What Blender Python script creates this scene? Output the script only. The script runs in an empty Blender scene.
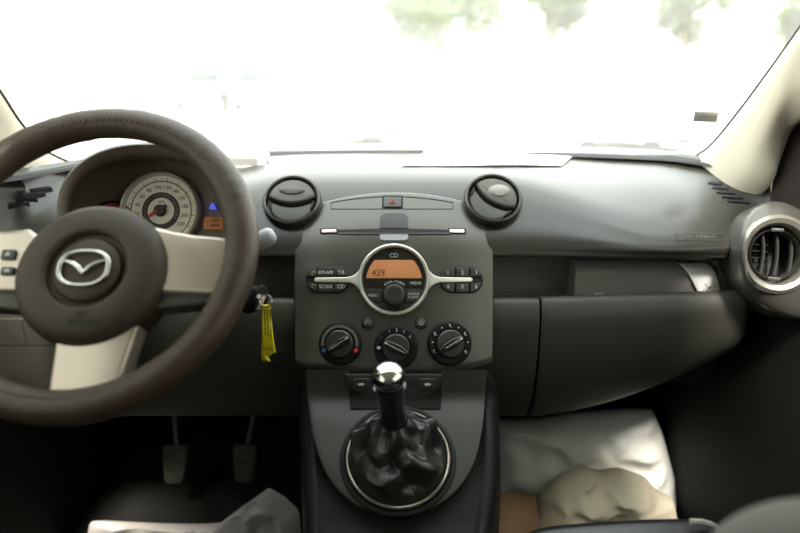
import bpy, math, random
from math import sin, cos, pi, radians, sqrt
from mathutils import Vector, Matrix, noise
random.seed(7)
SC = bpy.context.scene
COL = SC.collection
V = Vector
# ------------------------------------------------------------------ camera
CAM = V((0, 0, 1.15)); PITCH = radians(17); F = 622.2
cd = bpy.data.cameras.new('camera'); co = bpy.data.objects.new('camera', cd); COL.objects.link(co)
co.location = CAM; co.rotation_euler = (pi/2 - PITCH, 0, 0)
cd.sensor_width = 36; cd.lens = 28; cd.clip_start = .02; cd.clip_end = 500
cd.dof.use_dof = True; cd.dof.focus_distance = .87; cd.dof.aperture_fstop = 2.2
SC.camera = co
# ------------------------------------------------------------------ light
SC.view_settings.view_transform = 'Standard'; SC.view_settings.look = 'None'
SC.view_settings.gamma = 1; SC.view_settings.exposure = -0.35
w = bpy.data.worlds.new('sky'); SC.world = w; w.use_nodes = True
nt = w.node_tree; bg = nt.nodes['Background']
tc = nt.nodes.new('ShaderNodeTexCoord'); sp = nt.nodes.new('ShaderNodeSeparateXYZ'); rp = nt.nodes.new('ShaderNodeValToRGB')
nt.links.new(tc.outputs['Generated'], sp.inputs[0]); nt.links.new(sp.outputs['Z'], rp.inputs[0]); nt.links.new(rp.outputs[0], bg.inputs[0])
rp.color_ramp.elements[0].position = 0; rp.color_ramp.elements[0].color = (.93, .93, .88, 1)
rp.color_ramp.elements[1].position = .8; rp.color_ramp.elements[1].color = (.88, .95, .96, 1)
bg.inputs[1].default_value = 6.5
sd = bpy.data.lights.new('sun', 'SUN'); so = bpy.data.objects.new('sun', sd); COL.objects.link(so)
sd.energy = 16; sd.angle = radians(12); sd.color = (1, .93, .82)
SUN_DIR = V((.04, .74, -1))       # direction the light travels
so.rotation_euler = SUN_DIR.to_track_quat('-Z', 'Y').to_euler(); so.location = (0, 0, 5)

# ------------------------------------------------------------------ helpers
def ray(px, py):
    u = (px-400)/F; v = (266.5-py)/F
    return V((u, cos(PITCH)+v*sin(PITCH), -sin(PITCH)+v*cos(PITCH)))
def at(px, py, Y):
    d = ray(px, py); return CAM + d*(Y/d.y)
def R(x, y, z): return V((x, y, z+CAM.z))      # z given relative to eye height
class Fr:
    """local frame on a tilted, slightly curved face"""
    def __init__(s, O, tilt, yaw=0, c=0, cv=0):
        s.O = O; t = radians(tilt); m = Matrix.Rotation(radians(yaw), 3, 'Z')
        s.X = m @ V((1,0,0)); s.U = m @ V((0,sin(t),cos(t))); s.N = m @ V((0,-cos(t),sin(t))); s.c = c; s.cv = cv
        s.k = (O-CAM).dot(V((0,cos(PITCH),-sin(PITCH))))/F      # metres per pixel
    def bend(s, u, v): return -s.c*u*u - (s.cv*v*v if v > 0 else 0)
    def pt(s, u, v, h=0): return s.O + s.X*u + s.U*v + s.N*(h+s.bend(u, v))
    def uv(s, px, py, h=0):
        d = ray(px, py); u = v = 0
        for i in range(8):
            t = ((s.O + s.N*(h+s.bend(u, v)) - CAM).dot(s.N))/d.dot(s.N)
            q = CAM + d*t - s.O; u = q.dot(s.X); v = q.dot(s.U)
        return (u, v)
def tangent(S, c):
    f = Fr(S.pt(*c), 0); e = .002
    f.X = (S.pt(c[0]+e, c[1])-S.pt(c[0]-e, c[1])).normalized(); f.U = (S.pt(c[0], c[1]+e)-S.pt(c[0], c[1]-e)).normalized()
    f.N = f.X.cross(f.U).normalized(); f.U = f.N.cross(f.X).normalized(); return f
class MB:
    def __init__(s): s.v = []; s.f = []
    def grid(s, P, cu=False, cv=False, flip=False):
        b = len(s.v); m = len(P); n = len(P[0])
        for r in P: s.v += [tuple(p) for p in r]
        for i in range(m if cu else m-1):
            for j in range(n if cv else n-1):
                a = b+i*n+j; c = b+i*n+(j+1) % n; d = b+((i+1) % m)*n+(j+1) % n; e = b+((i+1) % m)*n+j
                s.f.append((a, e, d, c) if flip else (a, c, d, e))
        return s
    def ngon(s, pts):
        b = len(s.v); s.v += [tuple(p) for p in pts]; s.f.append(tuple(range(b, b+len(pts)))); return s
    def lathe(s, fr, prof, c=(0, 0), n=48, ax=(1, 1), flat=False, a0=0, a1=2*pi):
        full = abs(a1-a0-2*pi) < 1e-6; m = n if full else n+1
        base = fr.bend(*c)
        rows = []
        for r, h in prof:
            row = []
            for i in range(m):
                a = a0+(a1-a0)*i/n; u = c[0]+cos(a)*r*ax[0]; v = c[1]+sin(a)*r*ax[1]
                row.append(fr.pt(u, v, h - (fr.bend(u, v)-base)))
            rows.append(row)
        s.grid(rows, cv=full); return s
    def prism(s, fr, poly, h0, h1, bev=0, follow=True):
        n = len(poly)
        A = sum(poly[i][0]*poly[(i+1) % n][1]-poly[(i+1) % n][0]*poly[i][1] for i in range(n))
        if A < 0: poly = poly[::-1]
        def inset(d):
            out = []
            for i in range(n):
                p = V(poly[i-1]); q = V(poly[i]); r = V(poly[(i+1) % n])
                e1 = (q-p); e2 = (r-q)
                if e1.length < 1e-9 or e2.length < 1e-9: out.append(tuple(q)); continue
                n1 = V((-e1.y, e1.x)).normalized(); n2 = V((-e2.y, e2.x)).normalized()
                m = n1+n2
                if m.length < 1e-6: m = n1
                m.normalize(); k = 1/max(.4, m.dot(n1)); out.append(tuple(q+m*d*k))
            return out
        steps = [(0, h0), (0, h1-bev)]
        if bev: steps += [(bev*.13, h1-bev*.5), (bev*.5, h1-bev*.13), (bev, h1)]
        rows = [[fr.pt(u, v, h) for u, v in inset(d)] for d, h in steps]
        s.grid(rows, cv=True); s.ngon(rows[-1]); s.ngon(rows[0][::-1]); return s
    def patch(s, fr, cols, h0, h1, n=4):
        """raised strip following a curved face; cols = (px, y_top, y_bottom)"""
        C_ = []
        for (x0, a0, b0), (x1, a1, b1) in zip(cols, cols[1:]):
            for i in range(n): q = i/n; C_.append((x0+(x1-x0)*q, a0+(a1-a0)*q, b0+(b1-b0)*q))
        C_.append(cols[-1]); rows = []
        for j, (x, a, b) in enumerate(C_):
            A = fr.uv(x, a); B = fr.uv(x, b); e = .0004
            r = [fr.pt(*A, h0)]+[fr.pt(A[0]+(B[0]-A[0])*q, A[1]+(B[1]-A[1])*q, h1) for q in (.02, .25, .5, .75, .98)]+[fr.pt(*B, h0)]
            rows.append(r)
        s.grid(rows); s.ngon(rows[0]); s.ngon(rows[-1][::-1]); return s
    def tube(s, path, r, n=10, closed=False, sq=1):
        m = len(path); rows = []; up = None
        for i in range(m):
            a = path[(i-1) % m] if (closed or i > 0) else path[i]; b = path[(i+1) % m] if (closed or i < m-1) else path[i]
            t = (b-a).normalized()
            if up is None: up = V((0, 0, 1)) if abs(t.z) < .9 else V((0, 1, 0))
            x = t.cross(up).normalized(); y = x.cross(t).normalized(); up = y
            rr = r[i] if isinstance(r, (list, tuple)) else r
            rows.append([path[i]+x*cos(2*pi*k/n)*rr+y*sin(2*pi*k/n)*rr*sq for k in range(n)])
        s.grid(rows, cu=closed, cv=True)
        if not closed: s.ngon(rows[0]); s.ngon(rows[-1][::-1])
        return s
    def box(s, p0, p1, M=None):
        b = len(s.v); x0, y0, z0 = p0; x1, y1, z1 = p1
        vs = [V(q) for q in ((x0,y0,z0),(x1,y0,z0),(x1,y1,z0),(x0,y1,z0),(x0,y0,z1),(x1,y0,z1),(x1,y1,z1),(x0,y1,z1))]
        if M: vs = [M @ q for q in vs]
        s.v += [tuple(q) for q in vs]
        s.f += [tuple(b+i for i in q) for q in ((0,3,2,1),(4,5,6,7),(0,1,5,4),(1,2,6,5),(2,3,7,6),(3,0,4,7))]; return s
    def build(s, name, mat, parent=None, angle=40, solid=0, bevel=0, sub=0, label=None):
        me = bpy.data.meshes.new(name); me.from_pydata(s.v, [], s.f); me.validate(); me.materials.append(mat)
        return finish(me, name, parent, angle, solid, bevel, sub, label)
def finish(me, name, parent=None, angle=40, solid=0, bevel=0, sub=0, label=None):
    import bmesh
    bm = bmesh.new(); bm.from_mesh(me); bmesh.ops.remove_doubles(bm, verts=bm.verts, dist=1e-6)
    bmesh.ops.recalc_face_normals(bm, faces=bm.faces); bm.to_mesh(me); bm.free()
    me.shade_smooth(); me.set_sharp_from_angle(angle=radians(angle))
    o = bpy.data.objects.new(name, me); COL.objects.link(o)
    if parent:
        o.parent = parent
        if parent.type == 'EMPTY': o.matrix_parent_inverse = Matrix.Translation(-parent.location)
    if solid: m = o.modifiers.new('t', 'SOLIDIFY'); m.thickness = solid; m.offset = 0
    if bevel: m = o.modifiers.new('b', 'BEVEL'); m.width = bevel; m.segments = 3; m.limit_method = 'ANGLE'; m.angle_limit = radians(50)
    if sub: m = o.modifiers.new('s', 'SUBSURF'); m.levels = m.render_levels = sub
    if label: o['label'] = label
    return o
def thing(name, label, cat, loc, group=None):
    o = bpy.data.objects.new(name, None); COL.objects.link(o); o.location = loc; o.empty_display_size = .02
    return tag(o, label, cat, group)
def tag(o, label, cat, group=None):
    o['label'] = label; o['category'] = cat
    if group: o['group'] = group
    return o
def struct(o): o['kind'] = 'structure'; return o
def cr(ps, m):
    """Catmull-Rom resample of control points to m points"""
    n = len(ps); out = []
    for i in range(m):
        t = i*(n-1)/(m-1); k = min(int(t), n-2); f = t-k
        p1, p2 = ps[k], ps[k+1]; p0 = ps[k-1] if k else p1*2-p2; p3 = ps[k+2] if k+2 < n else p2*2-p1
        out.append(.5*((2*p1)+(p2-p0)*f+(2*p0-5*p1+4*p2-p3)*f*f+(3*p1-p0-3*p2+p3)*f**3))
    return out
def loft(rows, m=24, n=24):
    """rows of control points -> dense grid"""
    R1 = [cr([V(p) for p in r], n) for r in rows]
    cols = [cr([r[j] for r in R1], m) for j in range(n)]
    return [[cols[j][i] for j in range(n)] for i in range(m)]
def rrect(cx, cy, w, h, r, n=6):
    out = []
    for sx, sy, a in ((1, 1, 0), (-1, 1, 90), (-1, -1, 180), (1, -1, 270)):
        for i in range(n+1):
            t = radians(a+90*i/n); out.append((cx+sx*(w/2-r)+cos(t)*r, cy+sy*(h/2-r)+sin(t)*r))
    return out
def text(s, fr, c, size, mat, parent, name='lettering', h=.0006, rot=0, ext=.00015, align='CENTER', yscale=1):
    cu = bpy.data.curves.new('t', 'FONT'); cu.body = s; cu.size = 1; cu.align_x = align; cu.align_y = 'CENTER'; cu.resolution_u = 2
    ob = bpy.data.objects.new('t', cu); COL.objects.link(ob)
    dg = bpy.context.evaluated_depsgraph_get(); dg.update()
    me = bpy.data.meshes.new_from_object(ob.evaluated_get(dg)); bpy.data.objects.remove(ob)
    for v in me.vertices:
        x = v.co.x*size; y = v.co.y*size*yscale; x, y = x*cos(rot)-y*sin(rot), x*sin(rot)+y*cos(rot)
        v.co = fr.pt(c[0]+x, c[1]+y, h)
    me.materials.clear(); me.materials.append(mat); me.name = name
    o = bpy.data.objects.new(name, me); COL.objects.link(o)
    if parent:
        o.parent = parent
        if parent.type == 'EMPTY': o.matrix_parent_inverse = Matrix.Translation(-parent.location)
    m = o.modifiers.new('t', 'SOLIDIFY'); m.thickness = ext*2
    return o
# ------------------------------------------------------------------ materials
def mat(name, col, rough=.5, metal=0, bump=0, bscale=400, var=0, vscale=30, coat=0, spec=.5, sheen=0, alpha=1, emit=0, col2=None, dist=.001):
    m = bpy.data.materials.new(name); m.use_nodes = True; t = m.node_tree; b = t.nodes['Principled BSDF']
    b.inputs['Base Color'].default_value = (*col, 1); b.inputs['Roughness'].default_value = rough; b.inputs['Metallic'].default_value = metal
    b.inputs['Coat Weight'].default_value = coat; b.inputs['Specular IOR Level'].default_value = spec; b.inputs['Sheen Weight'].default_value = sheen
    b.inputs['Alpha'].default_value = alpha
    if emit: b.inputs['Emission Color'].default_value = (*col, 1); b.inputs['Emission Strength'].default_value = emit
    tcn = t.nodes.new('ShaderNodeTexCoord')
    if bump:
        n = t.nodes.new('ShaderNodeTexNoise'); n.inputs['Scale'].default_value = bscale; n.inputs['Detail'].default_value = 4
        bp = t.nodes.new('ShaderNodeBump'); bp.inputs['Strength'].default_value = bump; bp.inputs['Distance'].default_value = dist
        t.links.new(tcn.outputs['Object'], n.inputs['Vector']); t.links.new(n.outputs[0], bp.inputs['Height']); t.links.new(bp.outputs[0], b.inputs['Normal'])
    if var:
        n = t.nodes.new('ShaderNodeTexNoise'); n.inputs['Scale'].default_value = vscale; n.inputs['Detail'].default_value = 5
        r = t.nodes.new('ShaderNodeValToRGB'); r.color_ramp.elements[0].position = .35; r.color_ramp.elements[1].position = .65
        c2 = col2 or tuple(c*(1-var) for c in col)
        r.color_ramp.elements[0].color = (*c2, 1); r.color_ramp.elements[1].color = (*col, 1)
        t.links.new(tcn.outputs['Object'], n.inputs['Vector']); t.links.new(n.outputs[0], r.inputs[0]); t.links.new(r.outputs[0], b.inputs['Base Color'])
    return m
M = dict(
 pad=mat('grained dash plastic', (.032, .031, .026), .25, spec=.55, bump=.10, bscale=900, var=.15, vscale=200),
 lower=mat('lower dash plastic', (.046, .045, .037), .5, bump=.25, bscale=900, var=.1, vscale=200),
 panel=mat('satin grey panel', (.092, .090, .080), .30, metal=.5, bump=.05, bscale=1500),
 shroud=mat('console satin grey', (.030, .029, .024), .46, metal=.12, spec=.35, bump=.05, bscale=1500),
 vent=mat('vent flap plastic', (.042, .040, .034), .5, bump=.1, bscale=900),
 tray=mat('tray lining', (.20, .20, .18), .6, bump=.2, bscale=900),
 doorm=mat('black door trim', (.010, .010, .008), .7, spec=.15, bump=.2, bscale=700),
 bolster=mat('grey bolster fabric', (.12, .11, .105), .95, bump=.3, bscale=1200),
 black=mat('black plastic', (.009, .009, .008), .5, spec=.18, bump=.1, bscale=900),
 gloss=mat('gloss black', (.012, .012, .012), .22, coat=.5),
 button=mat('button plastic', (.030, .030, .028), .40),
 dark=mat('dark cavity plastic', (.008, .008, .008), .7),
 silver=mat('painted silver', (.72, .70, .64), .35, metal=.55),
 spoke=mat('champagne silver', (.50, .44, .38), .33, metal=.75, bump=.03, bscale=1500),
 chrome=mat('chrome', (.62, .62, .62), .14, metal=1),
 leather=mat('leather cover', (.056, .037, .024), .46, bump=.5, bscale=260, var=.25, vscale=25),
 lining=mat('hood lining', (.24, .20, .165), .5, bump=.2, bscale=900),
 hub=mat('airbag plastic', (.040, .028, .020), .55, spec=.4, bump=.3, bscale=1000),
 boot=mat('black leatherette', (.018, .017, .016), .33, bump=.35, bscale=500),
 mark=mat('printed marking', (.55, .55, .52), .6),
 faint=mat('moulded marking', (.12, .12, .105), .5),
 orange=mat('orange lcd', (.48, .19, .07), .6, emit=.22),
 lcd=mat('lcd segment', (.10, .035, .012), .6),
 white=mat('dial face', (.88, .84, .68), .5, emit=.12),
 tickm=mat('dial print', (.10, .09, .08), .6),
 red=mat('red marking', (.65, .05, .03), .5), blue=mat('blue marking', (.03, .16, .40), .5),
 bluelit=mat('blue warning light', (.12, .15, .95), .5, emit=.8),
 cream=mat('cream pillar trim', (.60, .55, .44), .7, bump=.15, bscale=700),
 rubber=mat('rubber', (.02, .02, .02), .7),
 pedal=mat('worn pedal rubber', (.10, .10, .085), .7, bump=.5, bscale=300, var=.3, vscale=60),
 steel=mat('bare steel', (.45, .44, .42), .35, metal=1),
 carpet=mat('footwell carpet', (.013, .013, .012), .95, bump=.6, bscale=600),
 yellow=mat('yellow strap', (.95, .80, .02), .6, bump=.2, bscale=800),
 ink=mat('black ink', (.01, .01, .008), .6),
 wallet=mat('black nylon wallet', (.17, .165, .16), .75, bump=.4, bscale=1500, sheen=.2),
 whitecloth=mat('white band', (.85, .86, .86), .7),
 paper=mat('white paper', (.88, .88, .86), .6),
 bag=mat('white plastic bag', (.86, .87, .83), .45, bump=.3, bscale=40, dist=.004),
 cloth=mat('cream cloth bundle', (.86, .77, .58), .8, bump=.3, bscale=60, dist=.003),
 news=mat('creased paper', (.85, .79, .79), .7, bump=.3, bscale=50, dist=.003),
 card=mat('cardboard', (.34, .20, .10), .8, bump=.1, bscale=300, var=.1),
 seat=mat('black seat vinyl', (.012, .012, .012), .35, bump=.3, bscale=500),
 blockgrey=mat('grey blocker fabric', (.09, .085, .08), .95, bump=.3, bscale=1200),
 stitch=mat('seat stitching', (.3, .29, .27), .8),
 boxgrey=mat('pale grey plastic', (.32, .32, .31), .5),
 asphalt=mat('pale concrete ground', (.55, .54, .50), .9, bump=.2, bscale=5, var=.1, vscale=1),
 leaf=mat('tree leaves', (.10, .135, .024), .8, spec=.1, var=.5, vscale=3),
 bark=mat('tree bark', (.20, .15, .10), .9, bump=.5, bscale=20),
 stalk=mat('stalk end plastic', (.30, .31, .33), .4),
)
# black leaves the wiper and cowl the same plastic as the dash strip
# dusty windscreen glass; its milky mix also puts in the glare veil
g = bpy.data.materials.new('dusty veil glass'); g.use_nodes = True; t = g.node_tree; t.nodes.clear()
out = t.nodes.new('ShaderNodeOutputMaterial'); tr = t.nodes.new('ShaderNodeBsdfTransparent'); tl = t.nodes.new('ShaderNodeBsdfTranslucent')
gl = t.nodes.new('ShaderNodeBsdfGlossy'); mx = t.nodes.new('ShaderNodeMixShader'); m2 = t.nodes.new('ShaderNodeMixShader'); lw = t.nodes.new('ShaderNodeValue')
tr.inputs[0].default_value = (.94, .97, .95, 1); tl.inputs[0].default_value = (1, 1, .96, 1); gl.inputs['Roughness'].default_value = .02; lw.outputs[0].default_value = .025
nz = t.nodes.new('ShaderNodeTexNoise'); nz.inputs['Scale'].default_value = 9; nz.inputs['Detail'].default_value = 6
mr = t.nodes.new('ShaderNodeMapRange'); mr.inputs['From Min'].default_value = .3; mr.inputs['From Max'].default_value = .7; mr.inputs['To Min'].default_value = .07; mr.inputs['To Max'].default_value = .15
t.links.new(nz.outputs[0], mr.inputs[0]); t.links.new(mr.outputs[0], mx.inputs[0]); t.links.new(tr.outputs[0], mx.inputs[1]); t.links.new(tl.outputs[0], mx.inputs[2])
t.links.new(lw.outputs[0], m2.inputs[0]); t.links.new(mx.outputs[0], m2.inputs[1]); t.links.new(gl.outputs[0], m2.inputs[2]); t.links.new(m2.outputs[0], out.inputs[0])
M['glass'] = g

# ================================================================== SETTING
# ---- pillars, windscreen, roof, doors, floor
A_r = [(684,176,1.11),(690,160,1.12),(712,145,1.05),(745,105,.95),(800,30,.80),(860,-55,.70),(950,-190,.57)]
B_r = [(756,232,.93),(750,205,.95),(770,180,.90),(778,152,.885),(786,128,.87),(802,114,.83),(850,70,.72)]
A_l = [(76,166,1.10),(44,150,1.04),(20,123,.97),(0,93,.90),(-60,5,.76),(-165,-140,.58)]
B_l = [(-25,215,.95),(-35,190,.9),(-45,160,.88),(-60,130,.85),(-90,100,.78),(-160,40,.66)]
def pillar(name, A, B, sgn):
    A = [at(*p) for p in A]; B = [at(*p) for p in B]
    rows = []
    for a, b in zip(A, B):
        m1 = a.lerp(b, .25)+V((-.012*sgn, -.006, 0)); m2 = a.lerp(b, .72)+V((-.016*sgn, -.012, 0))
        rows.append([a+V((.03*sgn, .03, 0)), a+V((.004*sgn, .006, 0)), a, m1, m2, b, b+V((.012*sgn, .012, 0)), b+V((.05*sgn, .02, 0))])
    o = MB().grid(loft(rows, 30, 40)).build(name, M['cream'], solid=.004); return struct(o)
pillar('trim_1', A_r, B_r, 1); pillar('trim_2', A_l, B_l, -1)
L = [at(*p)+V((-.01,.012,0)) for p in A_l]; Rr = [at(*p)+V((.01,.012,0)) for p in A_r[1:]]
rows = []
for i, (a, b) in enumerate(zip(L, Rr)):
    row = []
    for k in range(13):
        s = k/12; p = a.lerp(b, s); q = 1-(2*s-1)**2; p.y += .16*q*(1-.06*i); p.z += (-.005)*q; row.append(p)
    rows.append(row)
gw = loft(rows, 20, 30)
GLASS = gw
struct(MB().grid(gw).build('window_1', M['glass']))
# rubber gasket along the windscreen edge
for nm, edge in (('trim_3', [r[0] for r in gw]), ('trim_4', [r[-1] for r in gw])):
    sgn = 1 if nm == 'trim_3' else -1
    struct(MB().tube([p+V((.011*sgn, -.012, 0)) for p in edge], .003, 8).build(nm, M['rubber']))
# header, roof
top = gw[-1]; back = [V((p.x*1.15, -1.4, top[15].z+.06)) for p in top]
rf = [[top[i], top[i].lerp(back[i], .15)+V((0,0,.03)), top[i].lerp(back[i], .5)+V((0,0,.06)), back[i]] for i in range(len(top))]
struct(MB().grid(loft(rf, 24, 12)).build('ceiling', M['cream'], solid=.01))
FZ = .28
struct(MB().box((-.78, -1.6, FZ-.03), (.78, 1.45, FZ)).build('floor', M['carpet']))
struct(MB().box((-.76, 1.34, FZ), (.76, 1.37, .88)).build('wall_front', M['carpet']))
for nm, x0 in (('door_1', .57), ('door_2', -.66)):
    s = 1 if x0 > 0 else -1
    prof = [(x0, .28), (x0-.02*s, .40), (x0-.035*s, .62), (x0-.02*s, .78), (x0, .90), (x0+.03*s, .925), (x0+.09*s, .92)]
    P = [[V((x, y, z)) for x, z in prof] for y in (-1.5, -.5, 0, .4, .8, 1.0, 1.36)]
    struct(MB().grid(loft(P, 24, 20)).build(nm, M['doorm'], solid=.01))
# door mirror corner and window frame beyond the right pillar
pm = []
for px, py in ((768,222),(772,190),(779,150),(786,129),(802,115),(860,95),(860,260),(768,260)):
    d = ray(px, py); tt = .548/d.x; p = CAM+d*tt; pm.append((p.y, p.z-CAM.z))
class PX:                                     # a frame looking along -x
    def bend(s,u,v): return 0
    def pt(s,u,v,h=0): return V((.556-h, u, v+CAM.z))
struct(MB().prism(PX(), pm, 0, .010, .003).build('trim_5', mat('dark brown sail trim', (.016,.011,.009), .7, spec=.2, bump=.2, bscale=900)))
# unseen partition behind the camera, added to block light from the rear
struct(MB().grid(loft([[V((x, -.50-.1*z_, FZ+1.26*z_-.0)) for x in (-.72,-.3,.3,.72)] for z_ in (0,.4,.8,1)], 8, 8)).build('rear_light_block', M['blockgrey'], solid=.05))

tint = bpy.data.materials.new('dimming side glass'); tint.use_nodes = True; t = tint.node_tree; t.nodes.clear()  # unseen side panes, tint added to darken the cabin
o_ = t.nodes.new('ShaderNodeOutputMaterial'); tr = t.nodes.new('ShaderNodeBsdfTransparent'); tr.inputs[0].default_value = (.36, .36, .31, 1)
gl = t.nodes.new('ShaderNodeBsdfGlossy'); gl.inputs['Roughness'].default_value = .02; mx = t.nodes.new('ShaderNodeMixShader'); mx.inputs[0].default_value = .04
t.links.new(tr.outputs[0], mx.inputs[1]); t.links.new(gl.outputs[0], mx.inputs[2]); t.links.new(mx.outputs[0], o_.inputs[0])
for nm, s in (('dimming_window_2', 1), ('dimming_window_3', -1)):
    struct(MB().grid([[V((s*.63, y, .88)), V((s*.60, y, 1.15)), V((s*.53, y, 1.50))] for y in (-.62, .2, 1.0)]).build(nm, tint))

# ---- outside ground
struct(MB().grid([[V((x, y, 0)) for x in (-150, -40, 0, 40, 150)] for y in (-60, -5, 0, 20, 60, 250)]).build('ground', M['asphalt']))

# ================================================================== DASHBOARD
DN = [(1.25,-.143),(1.15,-.152),(1.02,-.170),(.93,-.195),(.88,-.217),(.860,-.228),(.853,-.234),(.853,-.243),(.862,-.252),(.93,-.254)]
DH = [(1.25,-.143),(1.15,-.140),(1.05,-.140),(.975,-.150),(.935,-.168),(.905,-.194),(.882,-.220),(.870,-.240),(.872,-.252),(.93,-.254)]
def sm(a, b, x): x = max(0, min(1, (x-a)/(b-a))); return x*x*(3-2*x)
dash = thing('dashboard', 'dark grey moulded dashboard spanning the car under the windscreen, with open tray and glove box', 'dashboard', R(0, .9, -.5))
cols = []
NX = 90
dn = cr([V((a, b)) for a, b in DN], 60); dh = cr([V((a, b)) for a, b in DH], 60)
def padpt(x, i):
    wgt = 1-sm(.155, .40, abs(x+.01)); q = dn[i].lerp(dh[i], wgt)
    far = 1.25-.45*x*x-25*max(0, abs(x)-.46)**2; far = max(far, .90)
    f = max(0, (q.x-.855)/(1.25-.855)); Y = q.x - (1.25-far)*f**1.3
    return R(x, Y, q.y)
X0, X1 = -.66, .55
P = [[padpt(X0+(X1-X0)*k/NX, i) for i in range(60)] for k in range(NX+1)]
MB().grid(P).build('upper_panel', M['pad'], dash, angle=60)
# strip behind the pad at the screen foot (pale band above a dark groove)
def farY(x): return max(.90, 1.25-.45*x*x-25*max(0, abs(x)-.46)**2)
P = []
for k in range(61):
    x = -.6+1.12*k/60; f = farY(x); P.append([R(x, f-.045, -.1425), R(x, f-.035, -.1385), R(x, f-.004, -.1385), R(x, f, -.142)])
MB().grid(P).build('groove_strip', M['dark'], dash)
P = []
for k in range(61):
    x = -.6+1.12*k/60; f = farY(x)+.001; P.append([R(x, f, -.142), R(x, f+.004, -.136), R(x, f+.03, -.131), R(x, f+.06, -.14)])
MB().grid(P).build('rear_edge', M['pad'], dash)
# recess + tray (runs the width, behind everything)
tray = [(.925,-.250),(.95,-.262),(.955,-.30),(.952,-.326),(.945,-.331),(.90,-.333),(.868,-.330),(.862,-.312)]
P = [[R(x, a, b) for a, b in tray] for x in [-.66+.04*k for k in range(30)]]
MB().grid(P).build('tray', M['tray'], dash, angle=30, label='open shelf under the upper dash panel')
LOW = [(.872,-.332),(.862,-.314),(.852,-.309),(.842,-.318),(.835,-.350),(.838,-.42),(.858,-.48),(.90,-.53),(1.0,-.545)]
def lower(x0, x1, rise=0, n=30):
    pr = cr([V((a, b)) for a, b in LOW], 40); P = []
    for k in range(n+1):
        x = x0+(x1-x0)*k/n; row = []
        for p in pr:
            z = p.y; lim = -.545+rise*max(0, (x-.21))**2+.06*max(0, x-.21)*(1 if rise else 0)
            f = (z+.309)/(-.545+.309) if z < -.309 else 0
            z2 = z if z > -.309 else -.309+f*(lim+.309)
            z2 += (.035*max(0, x-.2)) if rise else 0
            row.append(R(x, p.x, z2))
        P.append(row)
    return P
xs = .2015
MB().grid(lower(-.62, xs, 0)).build('lower_panel', M['lower'], dash, angle=50)
MB().grid(lower(xs+.003, .50, 1.1)).build('glove_box_lid', M['lower'], dash, angle=50, solid=.003)
# dark body behind the lids, closing the dash
MB().box(R(-.62, .96, -.50), R(.55, 1.3, -.20)).build('dash_core', M['dark'], dash)
MB().grid([[R(.535+.02*i, y+.05*i, z) for i, z in enumerate((-.27, -.34, -.45, -.85))] for y in (.83, .9, 1.2)]).build('end_panel', M['doorm'], dash, solid=.02)
# knee-panel details: coin tray lines at far left, vent slots beside the key
FL = Fr(R(-.2, .836, -.37), 0)
for px0, py0, px1, py1 in ((0,318,24,346),(26,318,52,346)):
    a = FL.uv(px0, py1); b = FL.uv(px1, py0)
    MB().prism(FL, rrect((a[0]+b[0])/2, (a[1]+b[1])/2, abs(b[0]-a[0]), abs(b[1]-a[1]), .004), -.004, .002, .002).build('coin_flap', M['lower'], dash)
for k in range(7):
    a = FL.uv(275, 349+k*3); MB().prism(FL, rrect(a[0], a[1], .022, .0016, .0005), 0, .001).build('slot', M['dark'], dash)
# demister grilles at both ends of the pad
def grille(pts, Y, tilt, name):
    for (x0, y0, x1, y1) in pts:
        a = at(x0, y0, Y); b = at(x1, y1, Y)
        f = Fr(a, tilt); q = f.uv(x1, y1)
        d = V(q).normalized(); nrm = V((-d.y, d.x))*.0035
        poly = [tuple(-nrm), tuple(V(q)-nrm), tuple(V(q)+nrm), tuple(nrm)]
        MB().prism(f, poly, -.003, .0015, .0005).build(name, M['dark'], dash)
def on_pad(px, py):
    best = None
    d = ray(px, py)
    for i in range(400):
        s = .7+i*.0015; p = CAM+d*(s/d.y)
        # pad height at that x, Y
        for j in range(0, 59):
            a = padpt(p.x, j); b = padpt(p.x, j+1)
            if (a.y-p.y)*(b.y-p.y) <= 0 and abs(a.y-b.y) > 1e-6 and j < 42:
                z = a.z+(b.z-a.z)*(p.y-a.y)/(b.y-a.y)
                if p.z <= z+.0005: return p
                break
    return CAM+d*(1.2/d.y)
def slat(p, q, hw, h=.0012):
    d = (q-p).normalized(); n = V((0, -.35, 1)).normalized(); s = d.cross(n).normalized()*hw
    b = MB(); lo = -.003; vs = [p-s, q-s, q+s, p+s]
    b.grid([[v+n*lo for v in vs], [v+n*h for v in vs]], cv=True); b.ngon([v+n*h for v in vs]); return b
for x0, y0, x1, y1 in ((709,182.5,722,184),(713,187,729,188.5),(717,191.5,736,193),(722,196,743,197.5),(728,200.5,750,202)):
    slat(on_pad(x0, y0), on_pad(x1, y1), .0045).build('demister_slot', M['dark'], dash)
for x0, y0, x1, y1 in ((31,191.5,51,189),(24,196.5,44,194),(16,201.5,37,199),(9,206.5,30,204)):
    slat(on_pad(x0, y0), on_pad(x1, y1), .0045, .004).build('demister_slot', M['dark'], dash)
# airbag lettering pressed into the pad
p0 = on_pad(700, 237); fa = Fr(p0, 52)
text('SRS AIRBAG', fa, (0, 0), .0085, M['faint'], dash, name='airbag_lettering', h=.001)
MB().tube([fa.pt(u, v, .0008) for u, v in ((-.036,-.006),(.036,-.006),(.036,.006),(-.036,.006))], .0004, 6, closed=True).build('airbag_lettering_frame', M['faint'], dash)

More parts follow.
